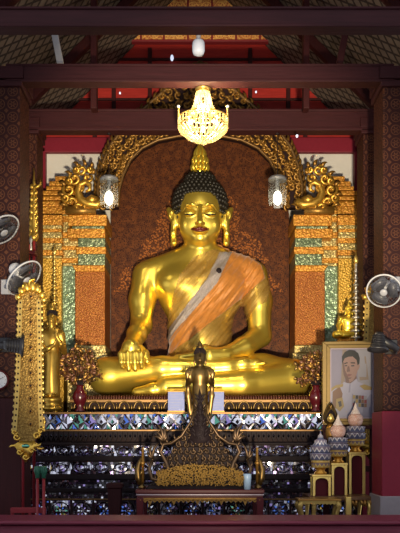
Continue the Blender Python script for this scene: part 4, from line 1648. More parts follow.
# ------------------------------------------------------------------ vases of gilt leaves
def vase(px, top, Yv, lab, seed, ztop_px):
    x = X(px, Yv)
    v = thing('leaf_vase', lab, 'vase', (x, Yv, ALT), None)
    z0 = ALT
    MB().lathe(x, Yv, [(.05, z0), (.058, z0 + .015), (.03, z0 + .05), (.055, z0 + .10), (.078, z0 + .15), (.062, z0 + .20), (.034, z0 + .24), (.040, z0 + .27)], 24).build('vase', mt['redlac'], v, True, label='dark red lacquered vase')
    r2 = random.Random(seed)
    lm, sm = MB(), MB()
    H = Z(ztop_px, Yv) - z0 - .25
    for i in range(85):
        a = r2.uniform(0, 2 * PI)
        R = r2.uniform(.03, .185)
        h = r2.uniform(.05, H) * (1 - .35 * (R / .19))
        e = Vector((x + R * math.cos(a), Yv + R * .4 * math.sin(a), z0 + .27 + h))
        sm.tube([(x, Yv, z0 + .25), (x + R * .4 * math.cos(a), Yv + R * .2 * math.sin(a), z0 + .27 + h * .6), e], .004, 5)
        for j in range(6):
            d = Vector((r2.gauss(0, 1), r2.gauss(0, .6), r2.gauss(0, 1))).normalized()
            M = d.to_track_quat('X', 'Z').to_matrix()
            lm.ell(e + d * .028, (.030, .006, .014), 8, 5, r2.choice((0, 0, 1, 2)), M)
    sm.build('stems', mt['bronzedark'], v)
    lm.build('leaves', [mt['brownleaf'], mt['carvemid'], mt['bronze']], v, True)
    return v


vase(80, 345, -1.03, 'red vase of brown and gilt metal leaves beside the standing gilt figure', 3, 344)
vase(316, 355, -1.02, 'vase of dark gilt leaves half hidden behind the framed portrait', 4, 354)

# tall thin tiered spires
for px, Yv, pb, ptop, m, lab in ((54.5, -.45, 345, 244, 'mgold', 'thin gold tiered spire against the yellow pilaster behind the gilt figure'), (356, -.77, 345, 252, 'silver', 'thin silver tiered spire beside the small gold Buddha above the portrait')):
    x = X(px, Yv)
    sp = thing('tiered_spire', lab, 'spire', (x, Yv, ALT), 'tiered spires in front of the pilasters')
    mb = MB()
    mb.lathe(x, Yv, [(.045, ALT), (.05, ALT + .02), (.02, ALT + .06), (.013, ALT + .10), (.013, Z(ptop + 30, Yv)), (.006, Z(ptop + 15, Yv))], 14)
    mb.build('pole', mt[m], sp, True)
    mb = MB()
    z0, z1 = Z(345, Yv), Z(ptop + 14, Yv)
    n = 13
    prof = []
    st = (z1 - z0) / (n - 1)
    for i in range(n):
        t = i / (n - 1)
        z = z0 + (z1 - z0) * t
        R = .050 * (1 - t) + .016
        prof += [(.014, z), (R, z + .001), (R * 1.05, z + .12 * st), (R * .55, z + .4 * st), (.014, z + .45 * st)]
    mb.lathe(x, Yv, prof, 14)
    mb.build('tiers', mt[m], sp, True)
    MB().lathe(x, Yv, [(.012, z1 + .02), (.026, z1 + .05), (.018, z1 + .09), (.008, Z(ptop + 4, Yv)), (.002, Z(ptop, Yv))], 12).build('tip', mt['mgold'], sp, True)


# ------------------------------------------------------------------ framed portrait on an easel
YP = -1.53
pf = thing('framed_portrait', 'gold framed portrait of a person in a white dress uniform with medals', 'picture', (X(351.5, YP), YP, Z(425, YP)))


def Q(px, py): return (X(px, YP), Z(py, YP))


def R(px, py): return Q(320 + px / 5.615, 335 + py / 5.615)     # from the close view of the print


o4 = [(322, 342), (381.5, 341), (381.5, 425), (322, 425)]
i4 = [(330, 348.5), (373.5, 348), (373.5, 418.5), (330, 418.5)]
m4 = [(326.2, 345.2), (377.6, 344.6), (377.6, 421.8), (326.2, 421.8)]
mb = MB()
for A, B, d in ((o4, m4, .035), (m4, i4, .022)):
    for i in range(4):
        j = (i + 1) % 4
        mb.prism([Q(*A[i]), Q(*A[j]), Q(*B[j]), Q(*B[i])], YP - d, YP + .02)
mb.build('frame', mt['framegold'], pf, False, .004)
mb = MB()
lin = [(331, 349.5), (372.5, 349), (372.5, 417.5), (331, 417.5)]
for i in range(4):
    j = (i + 1) % 4
    mb.prism([Q(*i4[i]), Q(*i4[j]), Q(*lin[j]), Q(*lin[i])], YP - .012, YP + .02)
mb.build('slip', mt['silverpaint'], pf)
cols = {'bg': (0.129, 0.117, 0.170), 'bg2': (0.158, 0.151, 0.179), 'curtain': (0.136, 0.101, 0.085), 'hair': (0.004, 0.004, 0.006), 'skin': (0.158, 0.094, 0.085), 'shade': (0.076, 0.041, 0.039),
        'white': (0.196, 0.189, 0.255), 'fold': (0.136, 0.132, 0.192), 'gold': (0.170, 0.117, 0.042), 'sash': (0.098, 0.045, 0.026), 'dark': (0.019, 0.016, 0.026), 'red': (0.113, 0.019, 0.026), 'lip': (0.106, 0.041, 0.042)}
names = list(cols)
pm = [plain('print_' + c, cols[c], 0, .35, .06, 20) for c in names]
mb = MB()
lay = [0]


def pg(c, pts):
    lay[0] += 1
    y = YP + .012 - lay[0] * .0004
    p = [R(*q) for q in pts]
    n = len(p)
    ar = sum(p[i][0] * p[(i + 1) % n][1] - p[(i + 1) % n][0] * p[i][1] for i in range(n))
    if ar < 0: p = p[::-1]
    mb.add([(a, y, b) for a, b in p], [tuple(range(n))], names.index(c))


pg('bg', [(55, 75), (300, 75), (300, 467), (55, 467)])
pg('bg2', [(205, 75), (300, 75), (300, 300), (215, 260)])
pg('curtain', [(128, 75), (150, 75), (140, 270), (118, 280)])
pg('curtain', [(250, 120), (258, 118), (275, 250), (225, 255), (222, 235), (262, 235)])
pg('bg2', [(246, 160), (262, 160), (262, 225), (248, 225)])
pg('white', [(58, 467), (58, 310), (90, 285), (135, 270), (215, 262), (262, 280), (295, 300), (297, 467)])
pg('fold', [(235, 467), (248, 380), (285, 330), (297, 340), (297, 467)])
pg('fold', [(178, 467), (180, 330), (188, 330), (200, 467)])
pg('sash', [(72, 318), (112, 288), (128, 330), (118, 400), (70, 420)])
pg('gold', [(60, 300), (92, 280), (134, 274), (128, 290), (85, 300), (64, 318)])
pg('gold', [(222, 285), (250, 276), (292, 292), (293, 308), (250, 308)])
pg('shade', [(142, 235), (205, 225), (208, 250), (175, 275), (145, 268)])
pg('white', [(132, 262), (150, 268), (172, 272), (206, 244), (216, 268), (185, 318), (150, 322), (130, 300)])
pg('fold', [(165, 275), (174, 275), (170, 322), (160, 322)])
pg('skin', [(127, 165), (132, 138), (150, 120), (185, 116), (206, 135), (213, 165), (212, 200), (204, 228), (186, 256), (166, 268), (148, 256), (133, 222)])
pg('skin', [(211, 168), (222, 163), (224, 178), (216, 196), (209, 198)])
pg('shade', [(127, 165), (134, 150), (142, 200), (158, 232), (166, 266), (148, 256), (133, 222)])
pg('hair', [(124, 150), (124, 120), (140, 95), (165, 83), (195, 86), (216, 103), (224, 130), (222, 160), (212, 170), (206, 140), (184, 120), (160, 122), (140, 130), (131, 148), (128, 166)])
pg('hair', [(136, 157), (155, 152), (156, 158), (138, 163)])
pg('hair', [(172, 153), (196, 153), (198, 160), (173, 159)])
pg('dark', [(139, 170), (153, 168), (153, 175), (140, 176)])
pg('dark', [(175, 170), (193, 168), (193, 175), (176, 177)])
pg('shade', [(156, 175), (164, 175), (170, 204), (152, 208), (150, 200)])
pg('lip', [(148, 224), (162, 218), (180, 222), (166, 232), (152, 232)])
pg('shade', [(150, 240), (178, 238), (170, 246), (154, 247)])
for i in range(5):
    for j in range(3):
        pg(('gold', 'red', 'dark', 'bg2', 'sash')[(i * 2 + j * 3) % 5], [(184 + i * 16, 338 + j * 22 + i), (198 + i * 16, 337 + j * 22 + i), (198 + i * 16, 357 + j * 22 + i), (184 + i * 16, 358 + j * 22 + i)])
pg('gold', [(90, 360), (125, 350), (135, 400), (110, 430), (88, 410)])
pg('dark', [(100, 375), (118, 370), (122, 398), (108, 405)])
mb.build('print', pm, pf, label='printed half-length picture of a dark-haired person in white uniform')
MB().box(Q(324, 0)[0], Q(379.5, 0)[0], YP + .013, YP + .03, Q(0, 423)[1], Q(0, 344)[1]).build('backing_board', mt['post'], pf)

# the easel below it
ez = thing('picture_easel', 'dark wooden easel holding up the framed portrait', 'easel', (X(351.5, YP), YP, FL))
mb = MB()
mb.box(Q(322, 0)[0], Q(381, 0)[0], YP - .045, YP + .06, Q(0, 429)[1], Q(0, 425.3)[1])
mb.build('ledge', mt['post'], ez, False, .005)
for px in (327, 374):
    MB().box(Q(px - 3, 0)[0], Q(px + 3, 0)[0], YP + .035, YP + .075, FL, Q(0, 380)[1]).build('leg', mt['post'], ez, False, .005)
MB().box(Q(327, 0)[0], Q(374, 0)[0], YP + .04, YP + .065, Q(0, 472)[1], Q(0, 466)[1]).build('crossbar', mt['post'], ez, False, .004)

# golden pear-shaped leaf ornament
Yo = -1.69
k2 = S(Yo)
lo = thing('leaf_ornament', 'gold teardrop ornament with dark rim standing before the portrait corner', 'ornament', (X(330.5, Yo), Yo, Z(495.5, -1.95)))


def tear(cx, cy, wd, h0, h1, n=24):
    p = []
    for i in range(n):
        a = 2 * PI * i / n
        s_ = math.sin(a)
        r = wd * math.cos(a) * (1 - .45 * max(0, s_) ** 1.0)
        p.append(((cx + r - 200) * k2, CAM_Z - (cy - (h1 if s_ > 0 else h0) * s_ - HOR) * k2))
    return p


MB().prism(tear(331, 418, 7.5, 7, 15), Yo, Yo + .02).build('rim', mt['bronze'], lo, True)
MB().prism(tear(331, 418.5, 5.2, 4.6, 9), Yo - .008, Yo + .01).build('field', mt['bronzedark'], lo, True)
MB().prism(tear(330.5, 419, 3.6, 3.4, 5.5), Yo - .016, Yo + .005).build('boss', mt['mgold'], lo, True)
mb = MB()
mb.lathe(X(331, Yo), Yo + .01, [(.045, Z(495.5, -1.95)), (.048, Z(495.5, -1.95) + .02), (.018, Z(495.5, -1.95) + .05), (.014, Z(445, Yo)), (.03, Z(440, Yo)), (.05, Z(434, Yo)), (.045, Z(428, Yo)), (.02, Z(424, Yo))], 18)
mb.build('stem', mt['carvemid'], lo, True)

# ------------------------------------------------------------------ nest of gold-edged altar tables, right
YO = -1.95


def arch_table(px0, px1, pyt, pyb, Y, dep, lab):
    a, b, z0, z1 = X(px0, Y), X(px1, Y), Z(495.5, -1.95), Z(pyt, Y)
    t = thing('altar_stand', lab, 'altar stand', ((a + b) / 2, Y + dep / 2, z0), 'stepped altar stands')
    pw = 2.6 * S(Y)
    for xx in (a, b - pw):
        for yy in (Y, Y + dep - pw):
            MB().box(xx, xx + pw, yy, yy + pw, z0, z1 - .012).build('leg', mt['mgold'], t, False, .003)
    MB().box(a - .006, b + .006, Y - .006, Y + dep, z1 - .02, z1).build('top', mt['mgold'], t, False, .004)
    MB().box(a + pw * .6, b - pw * .6, Y + .045, Y + dep - .03, z0, z1 - .02).build('inner_panel', mt['redinner'], t)
    mb = MB()
    n = 12
    c, hw = (a + b) / 2, (b - a) / 2 - pw
    pts = [(c - hw * math.cos(PI * i / n), z1 - .075 + .045 * math.sin(PI * i / n) ** .7) for i in range(n + 1)]
    for i in range(n):
        p0, p1 = pts[i], pts[i + 1]
        mb.add([(p0[0], Y + .004, p0[1]), (p1[0], Y + .004, p1[1]), (p1[0], Y + .004, z1 - .015), (p0[0], Y + .004, z1 - .015),
                (p0[0], Y + .02, p0[1]), (p1[0], Y + .02, p1[1]), (p1[0], Y + .02, z1 - .015), (p0[0], Y + .02, z1 - .015)],
               [(0, 1, 2, 3), (0, 4, 5, 1), (7, 6, 5, 4)])
    mb.build('arched_apron', mt['mgold'], t)
    return (a + b) / 2, Y + dep / 2, z1


ta = arch_table(312.8, 331, 474.5, 495.5, -2.06, .16, 'lowest gold-edged altar stand with red inside, left one of the three steps')
tc = arch_table(331.6, 347.4, 463, 495.5, -1.91, .16, 'middle-height gold-edged altar stand with red inside')
td = arch_table(349, 365.3, 452, 495.5, -1.79, .16, 'tallest gold-edged altar stand with red inside, under the portrait')

pt = thing('low_platform_table', 'low gilt table with curved legs carrying the three gold-edged altar stands', 'table', (X(339, YO), YO, FL))
a, b = X(308, YO - .03), X(371, YO - .03)
zp = Z(495.5, YO)
MB().box(a, b, YO - .13, YO + .345, zp - .035, zp).build('tabletop', mt['darkgold'], pt, False, .005)
for xx in (a + .02, b - .05):
    for yy in (YO - .12, YO + .30):
        mb = MB()
        mb.tube([(xx + .015, yy + .015, zp - .035), (xx + .022, yy + .01, zp - .10), (xx + .008, yy + .012, FL + .05), (xx + .018, yy + .005, FL)], [.024, .020, .014, .02], 8)
        mb.build('leg', mt['mgold'], pt, True)
mb = MB()
for i in range(6):
    xx = X(346 + i * 4.4, YO - .035)
    mb.leaf(xx, zp - .036, YO - .126, -PI / 2 + (.3 if i % 2 else -.3), .06, .016, .012)
mb.build('apron', mt['carvemid'], pt, True)

Yl = -2.25
ft = thing('small_gilt_table', 'small low gilt table with curved legs in front of the altar stands', 'table', (X(320, Yl), Yl, FL))
a, b = X(298, Yl - .1), X(341.5, Yl - .1)
zf = Z(499, Yl - .1)
MB().box(a, b, Yl - .10, Yl + .10, zf - .018, zf).build('tabletop', mt['carvemid'], ft, False, .004)
mb = MB()
nn = 11
for i in range(nn):
    xa, xb = a + .012 + i * (b - a - .024) / nn, a + .012 + (i + 1) * (b - a - .024) / nn
    e = .052 if i in (0, nn - 1) else .030
    mb.prism([(xa, zf - .018), (xb, zf - .018), (xb, zf - .018 - e * .7), ((xa + xb) / 2, zf - .018 - e), (xa, zf - .018 - e * .7)], Yl - .095, Yl - .08)
mb.build('apron', mt['mgolddull'], ft)
for xx, q in ((a + .03, -1), (b - .03, 1)):
    for yy in (Yl - .075, Yl + .075):
        mb = MB()
        mb.tube([(xx, yy, zf - .018), (xx + q * .016, yy, zf - .06), (xx - q * .004, yy, zf - .12), (xx - q * .012, yy, FL + .055), (xx + q * .010, yy, FL + .02), (xx + q * .014, yy, FL)], [.026, .024, .017, .014, .020, .022], 8)
        mb.build('leg', mt['mgolddull'], ft, True)

Yq = -2.22
gp = thing('gilt_post', 'bright square gilt post standing between the two low gilt tables', 'post', (X(348.5, Yq), Yq, FL))
a, b = X(345.8, Yq), X(351.5, Yq)
MB().box(a, b, Yq, Yq + .05, FL + .03, Z(497, Yq)).build('shaft', mt['mgold'], gp, False, .004)
MB().box(a - .008, b + .008, Yq - .008, Yq + .058, FL, FL + .035).build('foot', mt['mgold'], gp, False, .003)


def stack(pos, pytop, Y, R, lab, pot):
    x, y, z = pos
    zt_ = Z(pytop, y)
    h = zt_ - z
    s_ = thing('offering_stack', lab, 'offering vessel', (x, y, z), 'tiered offering vessels on the altar stands')
    MB().lathe(x, y, [(R * .62, z), (R * .66, z + .012), (R * .42, z + .03), (R * .55, z + .055)], 24).build('foot', mt['amber'], s_, True)
    f = .055
    hh = (h * (.52 if pot else .66)) - f
    zz = z + f
    n = 3
    for i in range(n):
        a, b = zz + hh * i / n, zz + hh * (i + 1) / n
        Ri = R * (.95 if i == 0 else 1.06 if i == 1 else 1.0)
        MB().lathe(x, y, [(Ri * .82, a), (Ri, a + .006), (Ri * 1.0, b - .012), (Ri * 1.08, b - .006), (Ri * .8, b)], 28).build('tier', mt['zigold'] if i == 0 else mt['zig'], s_, True)
    z0 = z + f + hh
    if pot:
        r = R * .82
        H = zt_ - z0
        MB().lathe(x, y, [(r * .55, z0), (r * .86, z0 + .10 * H), (r, z0 + .26 * H), (r * .92, z0 + .42 * H), (r * .62, z0 + .52 * H)], 28).build('pot', mt[pot], s_, True)
        MB().lathe(x, y, [(r * .66, z0 + .50 * H), (r * .60, z0 + .56 * H), (r * .28, z0 + .74 * H), (r * .10, z0 + .92 * H), (r * .02, zt_)], 24).build('lid', mt['whitepot'], s_, True)
    else:
        H = zt_ - z0
        MB().lathe(x, y, [(R * .8, z0), (R * .62, z0 + .14 * H), (R * .66, z0 + .3 * H), (R * .30, z0 + .42 * H), (R * .26, z0 + .62 * H), (R * .10, z0 + .72 * H), (R * .02, zt_)], 24).build('lid', mt['zig'], s_, True)


kq = S(YO + .08)
stack(ta, 430, YO, 9.6 * kq, 'blue and white tiered offering vessel with grey pointed lid on the lowest stand', None)
stack(tc, 414, YO, 9.6 * kq, 'pink pot with white conical lid on zigzag tiers, on the middle stand', 'pinkpot')
stack(td, 402.5, YO, 9.6 * kq, 'pink pot with white conical lid on zigzag tiers, overlapping the portrait', 'pinkpot')

# ------------------------------------------------------------------ gold banner boards
def banner(ox, Y, lab, base_hidden=False, simple=False):
    kk = S(Y)

    def B(px, py): return ((px + ox - 200) * kk, CAM_Z - (py - HOR) * kk)
    bx_, bz_ = B(28, 0)
    r = thing('banner_board', lab, 'banner', (bx_, Y, FL))
    L = [(19, 300), (18.2, 330), (16.8, 370), (15.2, 405), (13, 432)]
    Rr = [(41, 300), (41.5, 330), (42, 370), (42.5, 405), (43.5, 428)]
    MB().prism([B(*p) for p in [(23, 290)] + L + [(20, 442), (34, 442)] + Rr[::-1] + [(38, 290)]], Y - .008, Y + .022).build('board', mt['bannergold'], r, False, .004)
    for ed in (L, Rr):
        sgn = 1 if ed is L else -1
        mb = MB()
        c = [(p[0] + sgn * 1.9, p[1]) for p in ed]
        for i in range(len(c) - 1):
            mb.prism([B(c[i][0] - 2.1, c[i][1]), B(c[i][0] + 2.1, c[i][1]), B(c[i + 1][0] + 2.1, c[i + 1][1]), B(c[i + 1][0] - 2.1, c[i + 1][1])], Y - .018, Y)
        for i in range(22):
            py = 303 + i * 5.9
            cx = np.interp(py, [p[1] for p in c], [p[0] for p in c])
            x, z = B(cx, py)
            mb.ell((x, Y - .018, z), (.0075, .005, .0085), 8, 6, 1)
            x, z = B(cx - sgn * 2.6, py + 3)
            mb.ell((x, Y - .006, z), (.012, .008, .016), 8, 6, 0)
        mb.build('pierced_edge', [mt['mgolddull'], mt['bronzedark']], r)
    for i in range(11):
        x, z = B(31.4 - .04 * i, 297 + i * 12.7)
        mb = MB()
        mb.lathe(0, 0, [(.019, 0), (.019, .006), (.012, .012)], 14, 0)
        mb.ell((0, 0, .012), (.010, .010, .008), 10, 6, 1)
        mb.xf(Matrix.Translation((x, Y - .006, z)) @ Matrix.Rotation(PI / 2, 4, 'X'))
        mb.build('stud', [mt['carvemid'], mt['bronzedark']], r, True)
    # carved tail
    mb = MB()
    tail = [(20, 441), (14, 445), (17, 449), (20, 455), (26, 462.5), (32, 455), (35, 449), (39.5, 446), (34, 441)]
    mb.prism([B(*p) for p in tail], Y - .012, Y + .02)
    for px, py, rr in ((20, 452, 3), (32, 451, 3), (26, 457, 3.2), (17, 437, 3.4), (37, 436, 4), (41, 431, 3), (15, 432, 3)):
        x, z = B(px, py)
        mb.spiral(x, z, Y - .014, rr * kk, 1.2, 0, 1 if px > 26 else -1, .009, 5)
    for px, py, an in ((35, 446, .1), (37, 448, -.3), (38, 438, .9), (16, 446, 3.0), (43, 430, 1.2), (44, 425, 1.3)):
        x, z = B(px, py)
        mb.leaf(x, z, Y, an, .055, .012, .012)
    mb.build('carved_tail', mt['gold'], r, True)
    MB().ell((*B(26, 446)[:1], Y - .015, B(26, 446)[1]), (.032, .012, .017), 16, 8).build('mirror', MIR[2], r, True)
    # crest and tall finial
    mb = MB()
    for px, py, an, Ln in ((23, 294, 1.9, 8), (28, 292, 1.7, 11), (33, 292, 1.5, 13), (37, 293, 1.3, 10), (41, 298, 1.0, 8), (20, 299, 2.2, 6), (43, 302, .9, 6)):
        x, z = B(px, py)
        mb.leaf(x, z, Y, an, Ln * kk, .03, .02)
    for px, py, rr in ((26, 288, 4), (33, 284, 4.5), (39, 290, 4)):
        x, z = B(px, py)
        mb.spiral(x, z, Y - .012, rr * kk, 1.3, 1, 1, .011, 5)
    mb.build('crest', mt['gold'], r, True)
    mb = MB()
    x, _ = B(21.5, 0)
    MB().lathe(B(28, 0)[0] - (6.5 * kk if not simple else 0), Y + .055, [(.011, FL + .04), (.011, B(0, 296)[1])], 12).build('pole', mt['redpaint'], r, True, label='red pole')
    mb = MB()
    x = B(28, 0)[0] - (6.5 * kk if not simple else 0)
    mb.box(x - .10, x + .10, Y + .0, Y + .11, FL, FL + .04)
    mb.build('foot', mt['redpaint'], r, False, .005)
    return r


banner(0, -2.74, 'long gold banner board with round studs and carved tail by the near left column')
banner(346, -1.22, 'gold banner board mostly hidden behind the framed portrait', simple=True)

# crested gilt staffs beside the banners
for px, Y, py0, py1, lab, q in ((34, -1.66, 240, 168, 'slender gilt staff with leafed finial standing behind the gold banner board', 1), (379, -1.45, 262, 226, 'gilt staff with small hooked finial beside the near right column', -1)):
    x = X(px, Y)
    kk = S(Y)
    r = thing('ceremonial_staff', lab, 'staff', (x, Y, FL), None)
    MB().lathe(x, Y, [(.014, FL + .03), (.014, Z(py0, Y))], 12).build('pole', mt['redpaint'], r, True, label='red pole')
    MB().box(x - .035, x + .05, Y - .05, Y + .06, FL, FL + .03).build('foot', mt['redpaint'], r, False, .004)
    mb = MB()
    H = (py0 - py1) * kk
    z = Z(py0, Y)
    mb.lathe(x, Y, [(.03, z - .01), (.045, z + .03), (.025, z + .08 * H), (.034, z + .2 * H), (.022, z + .35 * H), (.026, z + .5 * H), (.012, z + .65 * H), (.014, z + .75 * H), (.003, z + H)], 12)
    n = 9
    for i in range(n):
        t = i / n
        for d in (-1, 1):
            mb.leaf(x + d * .01, z + H * t * .8, Y, PI / 2 - d * .55, .10 * (1 - .6 * t), .018, .02, curl=d * .5)
    if q > 0: mb.leaf(x, z + .72 * H, Y - .01, .15, .10, .016, .01, curl=.8)
    mb.build('finial', mt['oldgold'], r, True)
    if q > 0:
        for d in (-5.5, -2, 3.5):
            MB().lathe(X(px - 5 + d, Y), Y - .07 - .03 * (d == -2), [(.010, z - .13), (.016, z - .09), (.008, z - .05), (.018, z - .02), (.006, z + .02)], 10).build('silver_prong', mt['silver'], r, True, label='silver prong')
        MB().lathe(x - .045, Y - .07, [(.024, Z(300, Y)), (.024, z - .06)], 12).build('red_sleeve', mt['brightred'], r, True)
        mb = MB()
        mb.box(x - .115, x + .03, Y - .11, Y + .012, z - .15, z - .12)
        mb.build('bracket', mt['darkred'], r, False, .003)

# red rack with two green-tipped posts
Yr = -2.86
rk = thing('red_rack', 'low red rack with two green-topped posts at the foot of the left column', 'rack', (X(30, Yr), Yr, FL))
MB().box(X(11, Yr), X(46, Yr), Yr - .02, Yr + .02, Z(513, Yr), Z(507.5, Yr)).build('rail', mt['redpaint'], rk, False, .004)
for px in (38.3, 44.5):
    x = X(px, Yr)
    MB().lathe(x, Yr - .03, [(.016, FL), (.012, FL + .02), (.0115, Z(477, Yr))], 12).build('post', mt['redpaint'], rk, True)
    mb = MB()
    mb.lathe(x, Yr - .03, [(.016, Z(478, Yr)), (.018, Z(472, Yr)), (.014, Z(468, Yr)), (.006, Z(466, Yr))], 12)
    for i in range(8):
        a = PI * i / 4
        mb.tube([(x + .012 * math.cos(a), Yr - .03 + .012 * math.sin(a), Z(475, Yr)), (x + .022 * math.cos(a), Yr - .03 + .022 * math.sin(a), Z(470, Yr)), (x + .02 * math.cos(a), Yr - .03 + .02 * math.sin(a), Z(466, Yr))], [.006, .006, .002], 5)
    mb.build('green_tip', mt['green'], rk, True, label='dark green tip')
for px in (12.5, 30):
    MB().box(X(px, Yr) - .012, X(px, Yr) + .012, Yr - .015, Yr + .015, FL, Z(508, Yr)).build('leg', mt['redpaint'], rk, False, .003)


# ------------------------------------------------------------------ fans, floodlights, clock
def fan(cx, cy, Y, rad, nrm, arm_to, lab):
    kk = S(Y)
    c = P(cx, cy, Y)
    n = Vector(nrm).normalized()
    q = n.to_track_quat('Z', 'Y').to_matrix().to_4x4()
    M = Matrix.Translation(c) @ q
    root = thing('wall_fan', lab, 'fan', tuple(c), 'wall fans on the near columns')
    R_ = rad * kk
    g = MB()
    for zz, rr in ((.0, 1.0), (.018, .93), (.03, .70), (.034, .42), (-.025, .9), (-.035, .6)):
        pts = [(R_ * rr * math.cos(2 * PI * i / 40), R_ * rr * math.sin(2 * PI * i / 40), zz) for i in range(41)]
        g.tube(pts, .0018, 6)
    for i in range(30):
        a = 2 * PI * i / 30
        g.tube([(R_ * r * math.cos(a), R_ * r * math.sin(a), z) for r, z in ((.18, .036), (.7, .03), (.93, .018), (1, 0), (.9, -.025), (.6, -.035), (.25, -.04))], .0011, 4)
    g.xf(M).build('guard', mt['fanwire'], root, True)
    rim = MB()
    rim.tube([(R_ * math.cos(2 * PI * i / 40), R_ * math.sin(2 * PI * i / 40), 0) for i in range(41)], .0068, 8)
    rim.xf(M).build('rim', mt['fanrim'], root, True)
    b = MB()
    for i in range(3):
        a0 = 2 * PI * i / 3
        vs = []
        for j in range(7):
            t = j / 6
            for s_, zz in ((-1, -.012), (1, .012)):
                r = R_ * (.16 + .72 * t)
                wd = .92 * math.sin(PI * (.2 + .62 * t))
                vs.append((r * math.cos(a0 + s_ * wd), r * math.sin(a0 + s_ * wd), zz))
        m0 = len(vs)
        vs += [(x, y, z - .003) for x, y, z in vs]
        fs = []
        for j in range(6):
            fs.append((2 * j, 2 * j + 1, 2 * j + 3, 2 * j + 2))
            fs.append((m0 + 2 * j, m0 + 2 * j + 2, m0 + 2 * j + 3, m0 + 2 * j + 1))
        fs += [(0, m0, m0 + 1, 1), (12, 13, m0 + 13, m0 + 12)]
        for j in range(6):
            fs += [(2 * j, 2 * j + 2, m0 + 2 * j + 2, m0 + 2 * j), (2 * j + 1, m0 + 2 * j + 1, m0 + 2 * j + 3, 2 * j + 3)]
        bb = MB().add(vs, fs)
        bb.xf(M).build('blade', mt['fanblade'], root, True)
    MB().lathe(0, 0, [(R_ * .22, .030), (R_ * .22, .038), (R_ * .14, .044)], 20).xf(M).build('hub_cap', mt['greyplastic'], root, True)
    MB().lathe(0, 0, [(R_ * .10, -.012), (R_ * .30, -.05), (R_ * .34, -.075), (R_ * .30, -.13), (R_ * .18, -.15)], 20).xf(M).build('motor', mt['fanrim'], root, True)
    # rings under the motor and bracket to the column
    back = M @ Vector((0, 0, -.11))
    e = P(*arm_to)
    MB().tube([back, (back + e) / 2 + Vector((0, 0, -.03)), e], [.018, .016, .02], 10).build('arm', mt['greyplastic'], root, True)
    MB().box(e.x - .04, e.x + .04, e.y - .012, e.y + .012, e.z - .06, e.z + .06).build('wall_plate', mt['greyplastic'], root, False, .006)
    return root


fan(2, 230, -2.66, 18.5, (.58, -.30, -.76), (-6, 250, -2.41), 'upper grey wall fan on the near left column, half out of view')
fan(24, 278, -2.70, 20.5, (.68, -.28, -.68), (6, 287, -2.41), 'lower grey wall fan on the near left column, above the gold banner board')
fan(384, 291, -2.66, 17, (-.29, -.80, -.52), (395, 284, -2.41), 'grey wall fan on the near right column above the portrait')


def flood(px, py, Y, aim, base, lab):
    c = P(px, py, Y)
    d = (Vector(aim) - c).normalized()
    M = Matrix.Translation(c) @ d.to_track_quat('Z', 'Y').to_matrix().to_4x4()
    r = thing('floodlight', lab, 'floodlight', tuple(c), 'black floodlights on the near columns')
    mb = MB()
    mb.lathe(0, 0, [(.028, -.135), (.042, -.115), (.062, -.012), (.085, .0), (.085, .014), (.072, .014), (.056, .0), (.05, -.01)], 24)
    for i in range(5):
        mb.lathe(0, 0, [(.030, -.11 + i * .02), (.050 + .003 * i, -.108 + i * .02), (.050 + .003 * i, -.104 + i * .02), (.030, -.102 + i * .02)], 24)
    mb.xf(M).build('housing', mt['black'], r, True)
    MB().lathe(0, 0, [(.0, -.004), (.05, -.004), (.05, .0), (.0, .0)], 24).xf(M).build('lens', mt['lens'], r)
    e = Vector(base)
    MB().tube([M @ Vector((0, 0, -.06)), (M @ Vector((0, 0, -.10))) , Vector((e.x, c.y + .02, c.z)), Vector((e.x, (c.y + e.y) / 2, c.z)), e], [.03, .03, .028, .028, .032], 10).build('arm', mt['black'], r, True)
    MB().box(e.x - .05, e.x + .05, e.y - .015, e.y + .015, e.z - .06, e.z + .06).build('bracket', mt['black'], r, False, .006)
    return r


c0 = P(5, 345, -2.41)
flood(22, 346, -2.87, (.6, -2.5, 2.1), tuple(c0), 'black floodlight on an arm from the near left column, in front of the gold board')
c1 = P(391, 347, -2.41)
flood(378, 349, -2.62, (1.33, -2.72, 1.4), tuple(c1), 'black floodlight by the top right corner of the portrait')

ck = thing('wall_clock', 'round white wall clock with dark red rim cut by the left edge', 'clock', tuple(P(-1, 380, -2.42)))
Mc = Matrix.Translation(P(-1, 380, -2.43)) @ Matrix.Rotation(PI / 2, 4, 'X')
kk = S(-2.43)
MB().lathe(0, 0, [(9.4 * kk, -.012), (10.3 * kk, .0), (10.0 * kk, .02), (8.6 * kk, .024), (8.2 * kk, .014)], 40).xf(Mc).build('rim', mt['darkred'], ck, True)
MB().lathe(0, 0, [(0, .012), (8.4 * kk, .012), (8.4 * kk, .015), (0, .015)], 40).xf(Mc).build('face', mt['clockface'], ck)
mb = MB()
for i in range(12):
    a = PI * i / 6
    mb.tube([(6.6 * kk * math.cos(a), 6.6 * kk * math.sin(a), .016), (7.6 * kk * math.cos(a), 7.6 * kk * math.sin(a), .016)], .0018, 4)
for a, L in ((.5, 5.5), (2.2, 3.8)):
    mb.tube([(0, 0, .018), (L * kk * math.cos(a), L * kk * math.sin(a), .018)], .0018, 4)
mb.xf(Mc).build('hands', mt['black'], ck)

